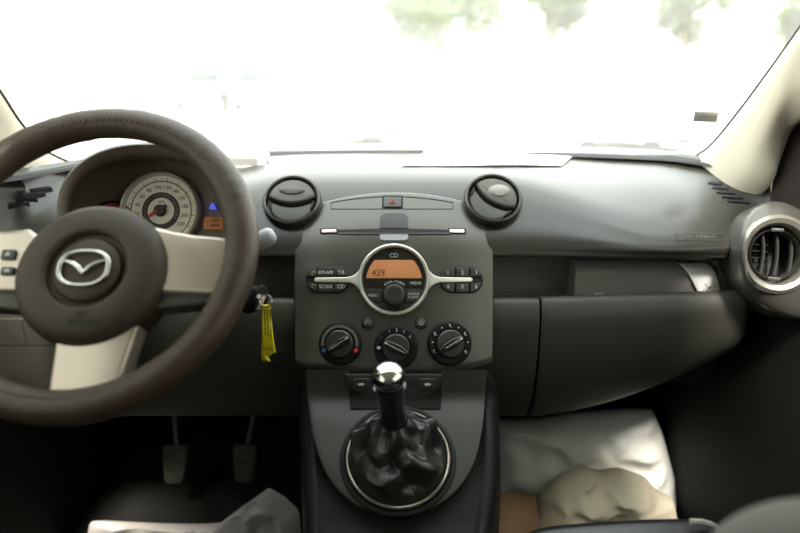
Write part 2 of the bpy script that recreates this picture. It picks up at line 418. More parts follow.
# ---- round dash-top vents
def round_vent(px, py, spin, label, opened):
    f = Fr(at(px, py, .911), 44); k = f.k; r = 28.5*k
    vt = thing('air_vent', label, 'air vent', f.pt(0, 0, 0))
    MB().lathe(f, [(r*1.0, -.05), (r*1.03, -.004), (r*1.03, .003), (r*1.0, .0065), (r*.94, .0075), (r*.90, .006), (r*.885, 0), (r*.87, -.010)]).build('bezel', M['pad'], vt, label='outer ring of the vent')
    MB().lathe(f, [(r*.9, -.008), (0.0001, -.0085)]).build('recess', M['dark'], vt)
    # ball with two-lobed flap
    c, s_ = cos(spin), sin(spin)
    def poly(pts): return [(x*c-y*s_, x*s_+y*c) for x, y in pts]
    rr = r*.84
    up = [(rr*cos(a), rr*sin(a)) for a in [radians(10+160*i/16) for i in range(17)]]
    arc = [(-rr*.97+2*rr*.97*i/10, rr*(.12-.42*(1-(2*i/10-1)**2)*.75)) for i in range(11)]
    MB().prism(f, poly(up+arc), -.008, .006, .004).build('flap', M['vent'], vt)
    low = [(-rr*.97+2*rr*.97*i/10, rr*(.02-.42*(1-(2*i/10-1)**2)*.75)) for i in range(11)]
    lowa = [(rr*cos(a), rr*sin(a)) for a in [radians(-8-164*i/16) for i in range(17)]]
    MB().prism(f, poly(low+lowa), -.010, .001, .003).build('lower_flap', M['vent'], vt)
    a = [(-rr*.62, rr*.42), (0, rr*.22), (rr*.62, rr*.42), (rr*.3, rr*.62), (-rr*.3, rr*.62)]
    MB().lathe(f, [(1, .004), (.8, .008), (.4, .0095), (.001, .010)], c=poly([(0, rr*.42)])[0], n=30, ax=(rr*.62, rr*.24) if abs(spin) < .1 else (rr*.5, rr*.34)).build('thumb_grip', M['vent'] if not opened else M['tray'], vt)
    for sx in (-1, 1):
        q = poly([(sx*rr*.86, -rr*.05), (sx*rr*.97, -rr*.05), (sx*rr*.90, -rr*.42), (sx*rr*.80, -rr*.45)])
        MB().prism(f, q, -.006, .004, .001).build('side_clip', M['black'], vt)
round_vent(292, 201, 0, 'round black air vent on the dash top between steering wheel and radio', 0)
round_vent(493, 199.5, radians(-38), 'round black air vent with tilted flap, on the passenger side of the radio', 1)

# ---- side vent at the right end
f = Fr(at(776, 254, .80), 18, yaw=-14); k = f.k
sv = thing('side_air_vent', 'oval silver-grey side vent panel at the right end of the dashboard', 'air vent', f.O)
outl = [f.uv(x, y) for x, y in ((739,256),(741,236),(746,222),(754,211),(763,204),(773,199),(786,200),(805,209),(835,226),(850,250),(850,290),(835,318),(806,322),(782,316),(760,304),(746,285))]
cu_, cv_ = f.uv(775.5, 254.5)
def radial(poly, a, c):
    best = 0; d = V((cos(a), sin(a)))
    for i in range(len(poly)):
        p = V(poly[i])-V(c); q = V(poly[(i+1) % len(poly)])-V(c); e = q-p
        den = d.x*e.y-d.y*e.x
        if abs(den) < 1e-9: continue
        t_ = (p.x*e.y-p.y*e.x)/den; s_ = (p.x*d.y-p.y*d.x)/den
        if t_ > 0 and -1e-6 <= s_ <= 1+1e-6: best = max(best, t_)
    return best
N_ = 72; hx, hy = 25.5*k, 28.5*k
rads = [radial(outl, 2*pi*i/N_, (cu_, cv_)) for i in range(N_)]
rads = [(rads[i-2]+2*rads[i-1]+3*rads[i]+2*rads[(i+1) % N_]+rads[(i+2) % N_])/9 for i in range(N_)]
def ring(fn): return [f.pt(cu_+fn(i)[0]*cos(2*pi*i/N_), cv_+fn(i)[1]*sin(2*pi*i/N_), fn(i)[2]) for i in range(N_)]
def mixr(i, t_, h): r0 = rads[i]; e = (hx+(r0-hx)*t_, hy+(r0-hy)*t_, h); return e
MB().grid([ring(lambda i: mixr(i, 1, -.11)), ring(lambda i: mixr(i, 1, -.018)), ring(lambda i: mixr(i, .96, -.008)), ring(lambda i: mixr(i, .85, -.003)), ring(lambda i: mixr(i, .62, .002)), ring(lambda i: (min(hx*1.42, rads[i]*.9), min(hy*1.38, rads[i]*.9), .006))], cv=True).build('housing', M['panel'], sv)
br = lambda i, s_, h: (min(hx*s_, rads[i]*.93), min(hy*s_, rads[i]*.93), h)
MB().grid([ring(lambda i: br(i, 1.40, .003)), ring(lambda i: br(i, 1.38, .008)), ring(lambda i: br(i, 1.25, .012)), ring(lambda i: br(i, 1.10, .0095)), ring(lambda i: br(i, 1.03, .004)), ring(lambda i: br(i, 1.0, -.006)), ring(lambda i: br(i, .98, -.05))], cv=True).build('bezel', mat('satin silver vent ring', (.26,.25,.22), .34, metal=.6), sv, label='silver ring round the vent opening')
MB().lathe(f, [(1, -.045), (.001, -.046)], c=(cu_, cv_), ax=(hx, hy)).build('recess', M['dark'], sv)
MB().lathe(f, [(.93, -.02), (.93, -.004), (.88, -.001), (.84, -.004), (.82, -.02)], c=(cu_, cv_), ax=(hx, hy)).build('barrel_rim', M['button'], sv)
for j in range(3):                      # curved vertical vanes
    u0 = cu_+hx*(-.52+.5*j)
    P = [[f.pt(u0+.007*cos(a)*1.0+dx, cv_+hy*.85*sin(a), -.010-hh) for hh in (0, .02)] for a in [radians(-62+124*i/14) for i in range(15)] for dx in (0,)]
    MB().grid(P).build('vane', M['button'], sv, solid=.0022)
for sgn in (1, -1):
    MB().prism(f, rrect(cu_, cv_+sgn*hy*.86, .016, .005, .001), -.01, .002, .001).build('tab', M['button'], sv)
for j in range(4):
    MB().prism(f, rrect(cu_-hx*.45, cv_+hy*(.36-.24*j), hx*.7, .0016, .0005), -.026, -.020).build('louvre', M['black'], sv)

# ================================================================== CENTRE STACK
S = Fr(at(394, 279.5, .835), 21, c=.77, cv=2.3); k = S.k
st = thing('centre_stack', 'satin grey centre dash panel carrying radio, slot and climate dials', 'control panel', S.O)
def cv_px(pts, px):
    for (x0, y0), (x1, y1) in zip(pts, pts[1:]):
        if x0 <= px <= x1: q = (px-x0)/(x1-x0); return y0+(y1-y0)*q
    return pts[0][1] if px < pts[0][0] else pts[-1][1]
TOP = [(297,226),(299,216),(304,209),(312,205.5),(322,203),(340,198.6),(360,195.2),(380,193.3),(395,193),(410,193.3),(430,195.2),(450,198.6),(468,203),(478,205.5),(485,209),(489,216),(491,226)]
BOT = [(297,364),(305,368),(325,370.5),(360,373),(395,374),(430,373),(465,370),(484,366),(491,362)]
P = []
pxs = [297,297.6,299,301,304,308,312,317,322,331,340,350,360,370,380,387,395,403,410,420,430,440,450,459,468,473,478,482,485,487.5,489,490.4,491]
for j, px in enumerate(pxs):
    yt = cv_px(TOP, px); yb = cv_px(BOT, px); row = []
    u, v0 = S.uv(px, yt); _, v1 = S.uv(px, yb)
    shr = lambda y: (0 if y < 300 else 0)
    row.append(S.pt(u, v0+.002, -.05)); row.append(S.pt(u, v0+.002, -.005)); row.append(S.pt(u, v0+.0008, -.001))
    for i in range(25): row.append(S.pt(u*(1-.02*(i/24)**2), v0-.002+(v1-v0+.004)*i/24, 0))
    row.append(S.pt(u*.98, v1+.0008, -.001)); row.append(S.pt(u*.98, v1, -.005)); row.append(S.pt(u*.98, v1, -.03))
    P.append(row)
Lf = [[p-S.N*.06+S.X*(-.001*0) for p in P[0]], [p-S.N*.004-S.X*.002 for p in P[0]]]
Rf = [[p-S.N*.004+S.X*.002 for p in P[-1]], [p-S.N*.06 for p in P[-1]]]
MB().grid(Lf+P+Rf).build('panel', M['panel'], st, angle=50)
def ppoly(fr, pts): return [fr.uv(x, y) for x, y in pts]
# cover strip with hazard switch
arc = [(331,209),(331,202.5)]+[(331+122*i/12, 202.5-6.0*(1-(2*i/12-1)**2)-0) for i in range(1, 12)]+[(453,202.5),(453,209)]
arc += [(453-122*i/6, 209) for i in range(1, 6)]
MB().tube([S.pt(*q, .0003) for q in ppoly(S, arc)], .0006, 6, closed=True).build('seam', M['dark'], st)
hz = MB().prism(S, rrect(*S.uv(392.5, 201.8), 22*k, 15*k, 2*k), -.003, .0008, .0006).build('hazard_surround', M['black'], st)
hb = MB().prism(S, rrect(*S.uv(392.5, 202), 18.5*k, 11.5*k, 1.5*k), 0, .0022, .0008).build('hazard_button', M['button'], st)
c = S.uv(392.5, 202)
tri = lambda s_: [S.pt(c[0]+s_*cos(a), c[1]-.0004+s_*sin(a), .0026) for a in (pi/2, pi/2+2*pi/3, pi/2+4*pi/3)]
MB().tube(tri(3.6*k), .0005, 6, closed=True).tube(tri(1.6*k), .0004, 6, closed=True).build('hazard_triangle', M['red'], hb)
# disc slot, finger scoop with its shade and highlight coloured in, end keys
MB().patch(S, [(337,229.8,232.6),(380,228.6,232.6),(408,228.6,232.6),(451,229.8,232.6)], -.001, .0012).build('disc_slot', M['dark'], st)
MB().patch(S, [(338,232.8,234.0),(450,232.8,234.0)], -.001, .0020, 12).build('slot_lip', M['panel'], st)
MB().patch(S, [(380,217,228.3),(384,213,228.3),(404,213,228.3),(408,217,228.3)], -.001, .0018).build('scoop_shade', M['button'], st)
MB().patch(S, [(380,234.3,239),(383,234.3,240.5),(405,234.3,240.5),(408,234.3,239)], -.001, .0018).build('scoop_highlight', M['stalk'], st)
for px in (329, 457):
    kk = MB().prism(S, rrect(*S.uv(px, 231.2), 18.5*k, 6.2*k, 1.5*k), -.001, .0012, .0006).build('key_surround', M['black'], st)
    MB().prism(S, rrect(*S.uv(px, 231.2), 15.5*k, 4*k, 1.2*k), 0, .0028, .0009).build('eject_key' if px > 400 else 'load_key', M['silver'] if px > 400 else M['spoke'], st)
# radio
C0 = S.uv(394, 279.5)
MB().lathe(S, [(35.6*k, -.002), (35.8*k, .004), (34.8*k, .0058), (33.4*k, .0058), (32.2*k, .004), (31.9*k, 0)], c=C0, n=72).build('ring_trim', M['silver'], st, label='silver ring round the radio')
for sgn, tip in ((-1, 314.5), (1, 472.5)):
    e = 394+sgn*34.8; xs_ = [394+sgn*34, 394+sgn*38, 394+sgn*41.5, 394+sgn*46]; hw = [10.5, 6, 3.8, 2.7]
    up = [(x, 280-h) for x, h in zip(xs_, hw)]+[(tip-sgn*2, 280-2.3)]; dn_ = [(tip-sgn*2, 280+2.3)]+[(x, 280+h) for x, h in list(zip(xs_, hw))[::-1]]
    MB().prism(S, ppoly(S, up+[(tip, 279.2), (tip, 280.8)]+dn_), -.001, .0052, .0012).build('trim_arm', M['silver'], st)
    # pod
    cx = 327.5 if sgn < 0 else 461.3; W_ = 45*k; c = S.uv(cx, 279.8)
    MB().prism(S, rrect(c[0], c[1], W_, 27.5*k, 13.4*k, 10), -.002, .0008, .0006).build('button_pod', M['dark'], st)
    cut = lambda x0, x1: (x0, x1)
    def pod(x0, x1, y0, y1, left=False, right=False, nm='preset_button'):
        # rounded outer ends follow the pod outline
        n = 8; pts = []
        rr_ = 12.2
        L0 = cx-22.5+1.3; R0 = cx+22.5-1.3
        for i in range(n+1):
            x = x0+(x1-x0)*i/n; lim = 12.3
            if x < L0+rr_: lim = sqrt(max(0, rr_**2-(L0+rr_-x)**2))
            if x > R0-rr_: lim = sqrt(max(0, rr_**2-(x-R0+rr_)**2))
            pts.append((x, lim))
        if y0 < 0: pl = [(x, 279.8-max(3.3, l)) for x, l in pts]+[(x1, 279.8-3.2), (x0, 279.8-3.2)]
        else: pl = [(x, 279.8+max(3.3, l)) for x, l in pts]+[(x1, 279.8+3.2), (x0, 279.8+3.2)]
        return MB().prism(S, ppoly(S, pl), 0, .0036, .0009).build(nm, M['button'], st)
    if sgn < 0:
        rows_ = [(307.5, 317.5, '', ''), (318.5, 333.5, 'FM·AM', 'SCAN'), (334.5, 348, 'TA', 'CD')]
    else: rows_ = [(441, 454.5, '1', '4'), (455.7, 468.8, '2', '5'), (470, 482, '3', '6')]
    for x0, x1, a, b in rows_:
        for y, tx in ((-1, a), (1, b)):
            bo = pod(x0, x1, y, 0)
            if tx: text(tx, S, S.uv((x0+x1)/2, 279.8+y*7), 5.2*k if len(tx) > 2 else 5.5*k, M['mark'], bo, h=.0040)
            else:
                q = S.uv(314, 279.8+y*6.5); MB().tube([S.pt(q[0]+2*k*cos(t_)*1, q[1]+2*k*sin(t_), .004) for t_ in [radians(60*i) for i in range(5)]], .0003, 5).build('seek_mark', M['mark'], bo)
SR = tangent(S, C0); C0 = (0, 0)
MB().lathe(SR, [(32.2*k, .0002), (32*k, .0012), (29*k, .0016), (0.0001, .0016)], c=C0, n=64).build('radio_face', M['gloss'], st)
MB().lathe(SR, [(32*k, .002), (31.5*k, .0035), (30.6*k, .0025), (30.4*k, .001)], c=C0, n=72).build('face_rim', M['button'], st)
def chord(y0, y1, rr, x0=-99, x1=99, n=10):
    """region of the disc between two heights (pixels from centre), clipped to x0..x1"""
    pts = []
    for i in range(n+1):
        y = y0+(y1-y0)*i/n; l = sqrt(max(0, rr*rr-y*y)); pts.append((min(l, x1), y))
    for i in range(n+1):
        y = y1+(y0-y1)*i/n; l = -sqrt(max(0, rr*rr-y*y)); pts.append((max(l, x0), y))
    return [(C0[0]+x*k, C0[1]+y*k) for x, y in pts]
pl = [(-28,1.2),(28,1.2),(26.6,7),(24,13),(20.5,18.3),(18.5,19.5),(-18.5,19.5),(-20.5,18.3),(-24,13),(-26.6,7)]
dsp = MB().prism(SR, [(C0[0]+x*k, C0[1]+y*k) for x, y in pl], 0, .0022, .0003).build('display', M['orange'], st, label='orange radio display reading 429')
text('429', SR, SR.uv(378.5, 273), 9*k, M['lcd'], dsp, name='digits', h=.0026)
def clipbtn(x0, x1, y0, y1, nm, tx, tp):
    b = MB().prism(SR, chord(y0, y1, 29.8, x0, x1), 0, .0030, .0006).build(nm, M['button'], st)
    if tx:
        for i, s_ in enumerate(tx.split('/')): text(s_, SR, SR.uv(tp[0], tp[1]+i*3.4), 3.7*k, M['mark'], b, h=.0034)
clipbtn(-29.8, -11.5, -23, -9.5, 'menu_button', 'MENU', (373, 295.5))
clipbtn(11.5, 29.8, -23, -9.5, 'audio_button', 'AUDIO/CONT', (413.5, 294))
for s_, x0, x1 in ((-1, -20, -1), (1, 1, 20)):
    MB().prism(SR, chord(-29, -24, 29.8, x0, x1), 0, .0028, .0006).build('lower_button', M['button'], st)
text('MEDIA', SR, SR.uv(415.5, 283.2), 3.9*k, M['mark'], st, h=.0022)
text('CD', SR, SR.uv(394, 255.7), 6.2*k, M['mark'], st, h=.0022, name='disc_logo')
for i, ch in enumerate('PUSH·POWER'):
    a = radians(130-80*i/9); q = SR.uv(394.5+14.5*cos(a), 295.5-14.0*sin(a)); text(ch, SR, q, 3.2*k, M['mark'], st, name='knob_lettering', h=.0022, rot=a-pi/2)
c = SR.uv(394.5, 295)
MB().lathe(SR, [(12.6*k, 0), (12.4*k, .0036), (11.6*k, .0040), (11.2*k, .002)], c=c).build('knob_collar', M['dark'], st)
vk = MB().lathe(SR, [(11*k, 0), (10.6*k, .011), (10.2*k, .0135), (9.2*k, .0146), (6*k, .0145), (.0001, .0140)], c=c).build('volume_knob', M['button'], st)
# small round keys
for px, kind in ((367.7, 0), (420.8, 1)):
    c = S.uv(px, 323); MB().lathe(S, [(6.3*k, 0), (6.2*k, .001), (5.6*k, .0012), (5.3*k, 0)], c=c, n=32).build('key_collar', M['dark'], st)
    b = MB().lathe(S, [(5.2*k, 0), (5.1*k, .0026), (4.4*k, .0034), (0.0001, .0036)], c=c, n=32).build('demist_key' if kind else 'recirculate_key', M['button'], st)
    mk = MB()
    mk.tube([S.pt(c[0]+x*k, c[1]+y*k, .0039) for x, y in ((-2.4,-1),(-2.4,1),(-.8,2),(1.6,2),(2.5,0),(2.5,-1.3),(-2.4,-1))], .00028, 5)
    if kind: mk.tube([S.pt(c[0]+x*k, c[1]+y*k, .0039) for x, y in ((-.3,-2.6),(.3,-1),(-.3,.4),(.3,1.4))], .00028, 5)
    mk.build('symbol', M['mark'], b)
# climate dials
def dial(px, py, rad, ang, kind):
    D = tangent(S, S.uv(px, py)); c = (0, 0)
    root = MB().lathe(D, [(rad*k, -.001), (rad*k*.995, .003), (rad*k*.95, .005), (rad*k*.90, .0055), (rad*k*.66, .0045), (rad*k*.64, .002), (.0001, .002)], c=c, n=64).build('climate_dial', M['black'], st,
        label=('temperature dial with blue and red ends', 'fan speed dial', 'air direction dial')[kind])
    MB().lathe(D, [(rad*k*.63, .002), (rad*k*.62, .009), (rad*k*.57, .0105), (.0001, .0108)], c=c, n=48).build('dial_face', M['button'], root)
    a = radians(ang); d = V((cos(a), sin(a))); nn = V((-d.y, d.x)); R0 = rad*k*.60
    poly = [tuple(V(c)+d*R0*t_+nn*R0*wd) for t_, wd in ((-.98,.16),(-.5,.30),(0,.34),(.5,.30),(.98,.16),(.98,-.16),(.5,-.30),(0,-.34),(-.5,-.30),(-.98,-.16))]
    gr = MB().prism(D, poly, .009, .019, .0022).build('grip', M['gloss'], root)
    if kind != 1:
        A, B_ = V(c)+d*R0*.80, V(c)-d*R0*.60
    else: A, B_ = V(c)-d*R0*.85, V(c)+d*R0*.75
    MB().tube([D.pt(A.x, A.y, .0195), D.pt(B_.x, B_.y, .0195)], .0003, 6).build('pointer_line', M['mark'], gr)
    q = A+nn*0; poly = [tuple(q+d*.0018*sx+nn*.0012*sy) for sx, sy in ((-1,-1),(1,-1),(1,1),(-1,1))]
    MB().prism(D, poly, .019, .0197).build('pointer', M['mark'], gr)
    rm = rad*k*.78
    if kind == 0:
        MB().lathe(D, [(rm*1.10, .0048), (rm*1.10, .0057), (rm*.94, .0057), (rm*.94, .0045)], c=c, n=40, a0=radians(-8), a1=radians(188)).build('scale', M['faint'], root, label='pale arc')
        for aa, mm in ((203, 'blue'), (-22, 'red')):
            q = (c[0]+rm*1.02*cos(radians(aa)), c[1]+rm*1.02*sin(radians(aa)))
            MB().lathe(D, [(2.2*k, .005), (2.1*k, .0064), (.0001, .0066)], c=q, n=16).build('%s_mark' % ('cold' if mm == 'blue' else 'hot'), M[mm], root)
    elif kind == 1:
        for i, aa in enumerate((148, 112, 88, 64, 38)):
            text('01234'[i] if i else '·', D, (c[0]+rm*1.02*cos(radians(aa)), c[1]+rm*1.02*sin(radians(aa))), 4.6*k, M['mark'], root, name='numeral', h=.0060)
        q = (c[0]+rm*cos(radians(180)), c[1]+rm*sin(radians(180)))
        MB().prism(D, rrect(q[0], q[1], 3.4*k, 2.8*k, .3*k), .005, .0062).build('off_mark', M['mark'], root)
    else:
        for i, aa in enumerate((205, 175, 148, 118, 90, 62, 32, 5, -28)):
            q = (c[0]+rm*1.03*cos(radians(aa)), c[1]+rm*1.03*sin(radians(aa))); s_ = 1.7*k if i % 2 == 0 else .8*k
            mk = MB()
            if i % 2 == 0:
                mk.lathe(D, [(s_*.5, .0055), (s_*.45, .0063), (.0001, .0064)], c=(q[0]-s_*.2, q[1]+s_*.6), n=12)
                mk.tube([D.pt(q[0]-s_*.6, q[1]+s_*.2, .0062), D.pt(q[0]-s_*.3, q[1]-s_*.6, .0062), D.pt(q[0]+s_, q[1]-s_*.6, .0062)], .0004, 5)
            else: mk.lathe(D, [(s_, .0055), (s_*.9, .0063), (.0001, .0064)], c=q, n=10)
            mk.build('air_symbol', M['mark'], root)
dial(340.5, 343.5, 21.8, 33, 0); dial(396, 347.5, 21.8, -27, 1); dial(449.5, 343.5, 22.2, 30, 2)

# ================================================================== CENTRE CONSOLE
CY = [(350,.80),(372,.792),(390,.784),(405,.775),(420,.758),(440,.728),(460,.700),(480,.671),(507,.636),(522,.618),(545,.595),(580,.565)]
KF = Fr(at(398, 460, .70), 58)
def planeY(py): return KF.pt(*KF.uv(400, py)).y
CY = [(350,.800),(372,.790),(390,.782),(405,.773),(418,planeY(418))]+[(p_, planeY(p_)) for p_ in (425,435,445,460,480,500,520,545,580)]
def cY(py):
    for (a, ya), (b, yb) in zip(CY, CY[1:]):
        if a <= py <= b: return ya+(yb-ya)*(py-a)/(b-a)
    return CY[-1][1] if py > 500 else CY[0][1]
KF = Fr(at(398, 460, .70), 58)          # plane of the gear surround
def con(px, py, h=0): return at(px, py, cY(py))+KF.N*h
cn = thing('centre_console', 'black centre console with grey U-shaped inner panel around the gear lever', 'centre console', R(0, .7, -.6))
# black body with rounded shoulders and side walls
rows = []
for py, xl, xr in ((368,298,495),(376,297,499),(400,298,501),(430,299,502),(460,300,502),(490,301,500),(520,302,496),(560,303,490),(620,306,484)):
    a = con(xl, py, -.014) ; b = con(xr, py, -.014); row = []
    fl = FZ
    row.append(V((a.x-.006, a.y+.01, fl))); row.append(V((a.x-.005, a.y+.01, (a.z+fl)/2))); row.append(a+V((-.004, .01, -.06))); row.append(a+V((0, .004, -.018)))
    row.append(a+V((.004,0,-.003)))
    for q in (.06, .12, .25, .4, .5, .6, .75, .88, .94): p = a.lerp(b, q); p.z += (.006 if q in (.06, .94) else 0); row.append(p)
    row.append(b+V((-.004,0,-.003)))
    row.append(b+V((0, .004, -.018))); row.append(b+V((.004, .01, -.06))); row.append(V((b.x+.005, b.y+.01, (b.z+fl)/2))); row.append(V((b.x+.006, b.y+.01, fl)))
    rows.append(row)
MB().grid(loft(rows, 40, 90)).build('body', M['black'], cn, angle=60)
# grey U panel
rows = []
US = [(371,306,486),(385,307.5,485),(400,309,484),(420,311.5,482.5),(440,315,479.5),(460,321,474.5),(478,329.5,466),(492,340,455),(504,355,440),(511,369,426),(514.5,385,411)]
for py, xl, xr in US:
    row = [con(xl-.8, py, -.010), con(xl-.6, py, .0005), con(xl+1, py, .003)]
    for q in range(1, 12): row.append(con(xl+1+(xr-xl-2)*q/12, py, .0035))
    row += [con(xr-1, py, .003), con(xr+.6, py, .0005), con(xr+.8, py, -.010)]
    rows.append(row)
MB().grid(loft(rows, 40, 50)).build('inner_panel', M['shroud'], cn, angle=60)
# dark recess in the middle with switch strip and rounded surround of the gaiter
rows = []
for py, xl, xr in ((373,350,441),(382,350,441),(392,350,441),(402,350,441),(411,351,440)):
    rows.append([con(xl, py, .0020), con(xl+.5, py, .0072)]+[con(xl+(xr-xl)*q/8, py, .0072) for q in range(1, 8)]+[con(xr-.5, py, .0072), con(xr, py, .0020)])
MB().grid(loft(rows, 16, 24)).build('switch_recess', M['doorm'], cn)
class CF:                                 # frame on the upright part of the console
    def __init__(s): s.f = Fr(at(394, 385, cY(385)), 12)
    def __getattr__(s, n): return getattr(s.f, n)
Q = CF().f; kq = Q.k
pl = ppoly(Q, [(346,373),(442,373),(440,384),(433,392),(420,396.5),(395,397.5),(370,396.5),(357,392),(349,384)])
sw = MB().prism(Q, pl, .000, .0085, .0012).build('switch_strip', M['button'], cn)
for px in (361, 427.5):
    b = MB().prism(Q, rrect(*Q.uv(px, 384, .0095), 17*kq, 11*kq, 3*kq), .006, .0105, .001).build('seat_heater_switch', M['button'], cn)
    MB().lathe(Q, [(1, .0104), (.9, .0112), (.001, .0113)], c=Q.uv(px, 384.5, .0105), n=20, ax=(3.3*kq, 1.4*kq)).build('symbol', M['mark'], b)
MB().prism(Q, rrect(*Q.uv(411, 384, .0085), 7*kq, 5.5*kq, .5*kq), .006, .0090).build('socket', M['dark'], cn)
# black dish and silver ring round the gaiter
kr = KF.k; cC = KF.uv(398, 459.5)
rx_, ry_ = .0685, .0685
MB().lathe(KF, [(1.10, .004), (1.09, .0062), (1.03, .0072), (.98, .0055), (.95, .002), (.93, -.002)], c=cC, n=72, ax=(rx_, ry_)).build('gaiter_surround', M['black'], cn)
MB().lathe(KF, [(.965, .003), (.985, .0095), (.965, .0112), (.94, .0108), (.925, .0085), (.925, .002)], c=cC, n=72, ax=(rx_, ry_)).build('ring_trim', M['spoke'], cn, label='thin silver ring round the gear gaiter')
# ---- gear lever
gl_ = thing('gear_lever', 'manual gear lever with chrome-capped knob and creased black gaiter', 'gear lever', KF.pt(*cC, 0))
KT = at(388.5, 377, .665); KB = at(394, 419, .690); axis = (KT-KB).normalized()
base = [KF.pt(cC[0]+.0635*cos(2*pi*i/120), cC[1]+.0635*sin(2*pi*i/120), .005) for i in range(120)]
cC3 = KF.pt(cC[0], cC[1], 0)
side = axis.cross(V((1,0,0))).normalized(); sx_ = side.cross(axis).normalized()
if side.z < 0: side = -side
if sx_.x < 0: sx_ = -sx_
rows = []
def crease(x): return 1-2*abs(x-math.floor(x)-.5)*2      # -1..1 triangle
for j in range(37):
    t_ = j/36; row = []
    for i in range(120):
        a = 2*pi*i/120
        topc = KB+sx_*cos(a)*.016+side*sin(a)*.016
        p = base[i].lerp(topc, t_)
        env = min(1, t_*5)*min(1, (1-t_)*2.2)
        f1 = crease(a/(2*pi)*5+.55*t_+.25*noise.noise(V((cos(a), sin(a), t_*2))))
        f2 = crease(t_*2.1+.8*noise.noise(V((cos(a)*1.3, sin(a)*1.3, 4.))))
        f3 = noise.noise(V((cos(a)*3, sin(a)*3, t_*5)))
        out_ = (p-cC3.lerp(KB, t_)).normalized()
        p = p+(out_*.4+KF.N*.9)*env*(.0085*f1+.0055*f2+.003*f3+.004)+KF.N*(.010*sin(pi*min(1, t_*1.6))*.6)
        row.append(p)
    rows.append(row)
MB().grid(rows, cv=True).build('gaiter', M['boot'], gl_, angle=180)
path = [KB-axis*.01, KB, KB+axis*.004, KB+axis*.018, KT-axis*.018, KT-axis*.012]
MB().tube([KB-axis*.012, KB-axis*.002, KB, KB+axis*.002, KB+axis*.004], [.0165, .0175, .018, .0172, .0155], 32).build('collar', M['gloss'], gl_)
Ln = (KT-KB).length
MB().tube([KB+axis*(Ln*q) for q in (.02, .2, .45, .65, .80)], [.0165, .0160, .0165, .0180, .0196], 32).build('knob_grip', M['gloss'], gl_)
ps = []; rs = []
for i in range(15):
    a = pi*i/14; ps.append(KT-axis*.0185*cos(a)*.88); rs.append(max(.0003, .0205*sin(a)**.8 if i not in (0, 14) else .0003))
MB().tube(ps[3:], rs[3:], 40).build('knob_cap', M['chrome'], gl_, label='polished chrome cap')

# ================================================================== INSTRUMENT CLUSTER
ic = thing('instrument_cluster', 'hooded instrument binnacle behind the steering wheel with white speedometer', 'instrument cluster', at(150, 215, .80))
def arch(cx, cy, rx, ry, Y, a0=-35, a1=215, n=40, p=2.3):
    out = []
    for i in range(n+1):
        a = radians(a0+(a1-a0)*i/n); c_, s_ = cos(a), sin(a)
        x = math.copysign(abs(c_)**(2/p), c_); y = math.copysign(abs(s_)**(2/p), s_)
        out.append(at(cx+rx*x, cy-ry*y, Y+.03*max(0, s_)))
    return out
cc = (148, 214)
outer = [arch(150, 236, 72, 40, 1.14), arch(150, 232, 84, 62, .93), arch(cc[0], cc[1], 91, 70, .80), arch(cc[0], cc[1], 91.5, 71.5, .765), arch(cc[0], cc[1], 89.5, 69.5, .757)]
inner = [arch(cc[0], cc[1], 86, 66, .760), arch(cc[0]+2, cc[1], 82, 60, .80), arch(cc[0]+2, cc[1], 79, 55, .85), arch(cc[0]+2, cc[1]-4, 77, 50, .88)]
MB().grid(outer).build('hood', M['lower'], ic, angle=60)
MB().grid([outer[-1]]+inner).build('hood_lining', M['lining'], ic, angle=60)
G = Fr(at(160, 210.5, .86), 22); kg = G.k
bk = [G.uv(x, y, -.012) for x, y in ((68,262),(68,200),(80,176),(104,160),(140,152),(176,153),(206,164),(224,184),(230,200),(230,262))]
MB().prism(G, bk, -.016, -.010).build('backing', M['lining'], ic)
# speedometer
sp_ = MB().lathe(G, [(39.5*kg, -.010), (39.5*kg, .004), (38.3*kg, .006), (36.6*kg, .004), (35.5*kg, -.003)], n=72).build('speedometer', M['silver'], ic, label='speedometer with pale dial')
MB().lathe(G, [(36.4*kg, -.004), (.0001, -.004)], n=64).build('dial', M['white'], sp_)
MB().lathe(G, [(30.8*kg, -.0038), (30.6*kg, -.0033), (30*kg, -.0033), (29.8*kg, -.0038)], n=64).build('scale_ring', M['tickm'], sp_)
MB().lathe(G, [(19*kg, -.0038), (19*kg, -.0028), (13.5*kg, -.0028), (13.5*kg, -.0038)], n=64).build('inner_ring', M['tickm'], sp_)
tk = MB(); tk2 = MB()
for i in range(56):
    a = radians(212-4.4*i); m = .0009 if i % 5 == 0 else .0004
    r0, r1 = (29.5, 34.5) if i % 5 == 0 else (31, 33.5)
    tk.tube([G.pt(r0*kg*cos(a), r0*kg*sin(a), -.0034), G.pt(r1*kg*cos(a), r1*kg*sin(a), -.0034)], m*.45, 5)
    if i % 2 == 0: tk2.tube([G.pt(15*kg*cos(a), 15*kg*sin(a), -.0026), G.pt(17.6*kg*cos(a), 17.6*kg*sin(a), -.0026)], .0004, 5)
tk.build('tick_marks', M['tickm'], sp_); tk2.build('inner_tick_marks', M['mark'], sp_)
for n_ in range(20, 240, 20):
    a = radians(88-22*(n_-110)/20); text(str(n_), G, (24.3*kg*cos(a), 24.3*kg*sin(a)), 5.4*kg, M['tickm'], sp_, name='numeral', h=-.0034)
text('km/h', G, (0, 9.5*kg), 3.2*kg, M['tickm'], sp_, name='numeral', h=-.0034)
MB().lathe(G, [(6*kg, -.003), (5.8*kg, .003), (4.5*kg, .005), (.0001, .005)], n=32).build('needle_hub', M['tickm'], sp_)
nd = radians(215); q = V((cos(nd), sin(nd))); w_ = V((-q.y, q.x))
MB().prism(G, [tuple(-q*4*kg+w_*2.2*kg), tuple(-q*8.5*kg+w_*1.6*kg), tuple(-q*8.5*kg-w_*1.6*kg), tuple(-q*4*kg-w_*2.2*kg)], .001, .004).build('needle_tail', M['tickm'], sp_)
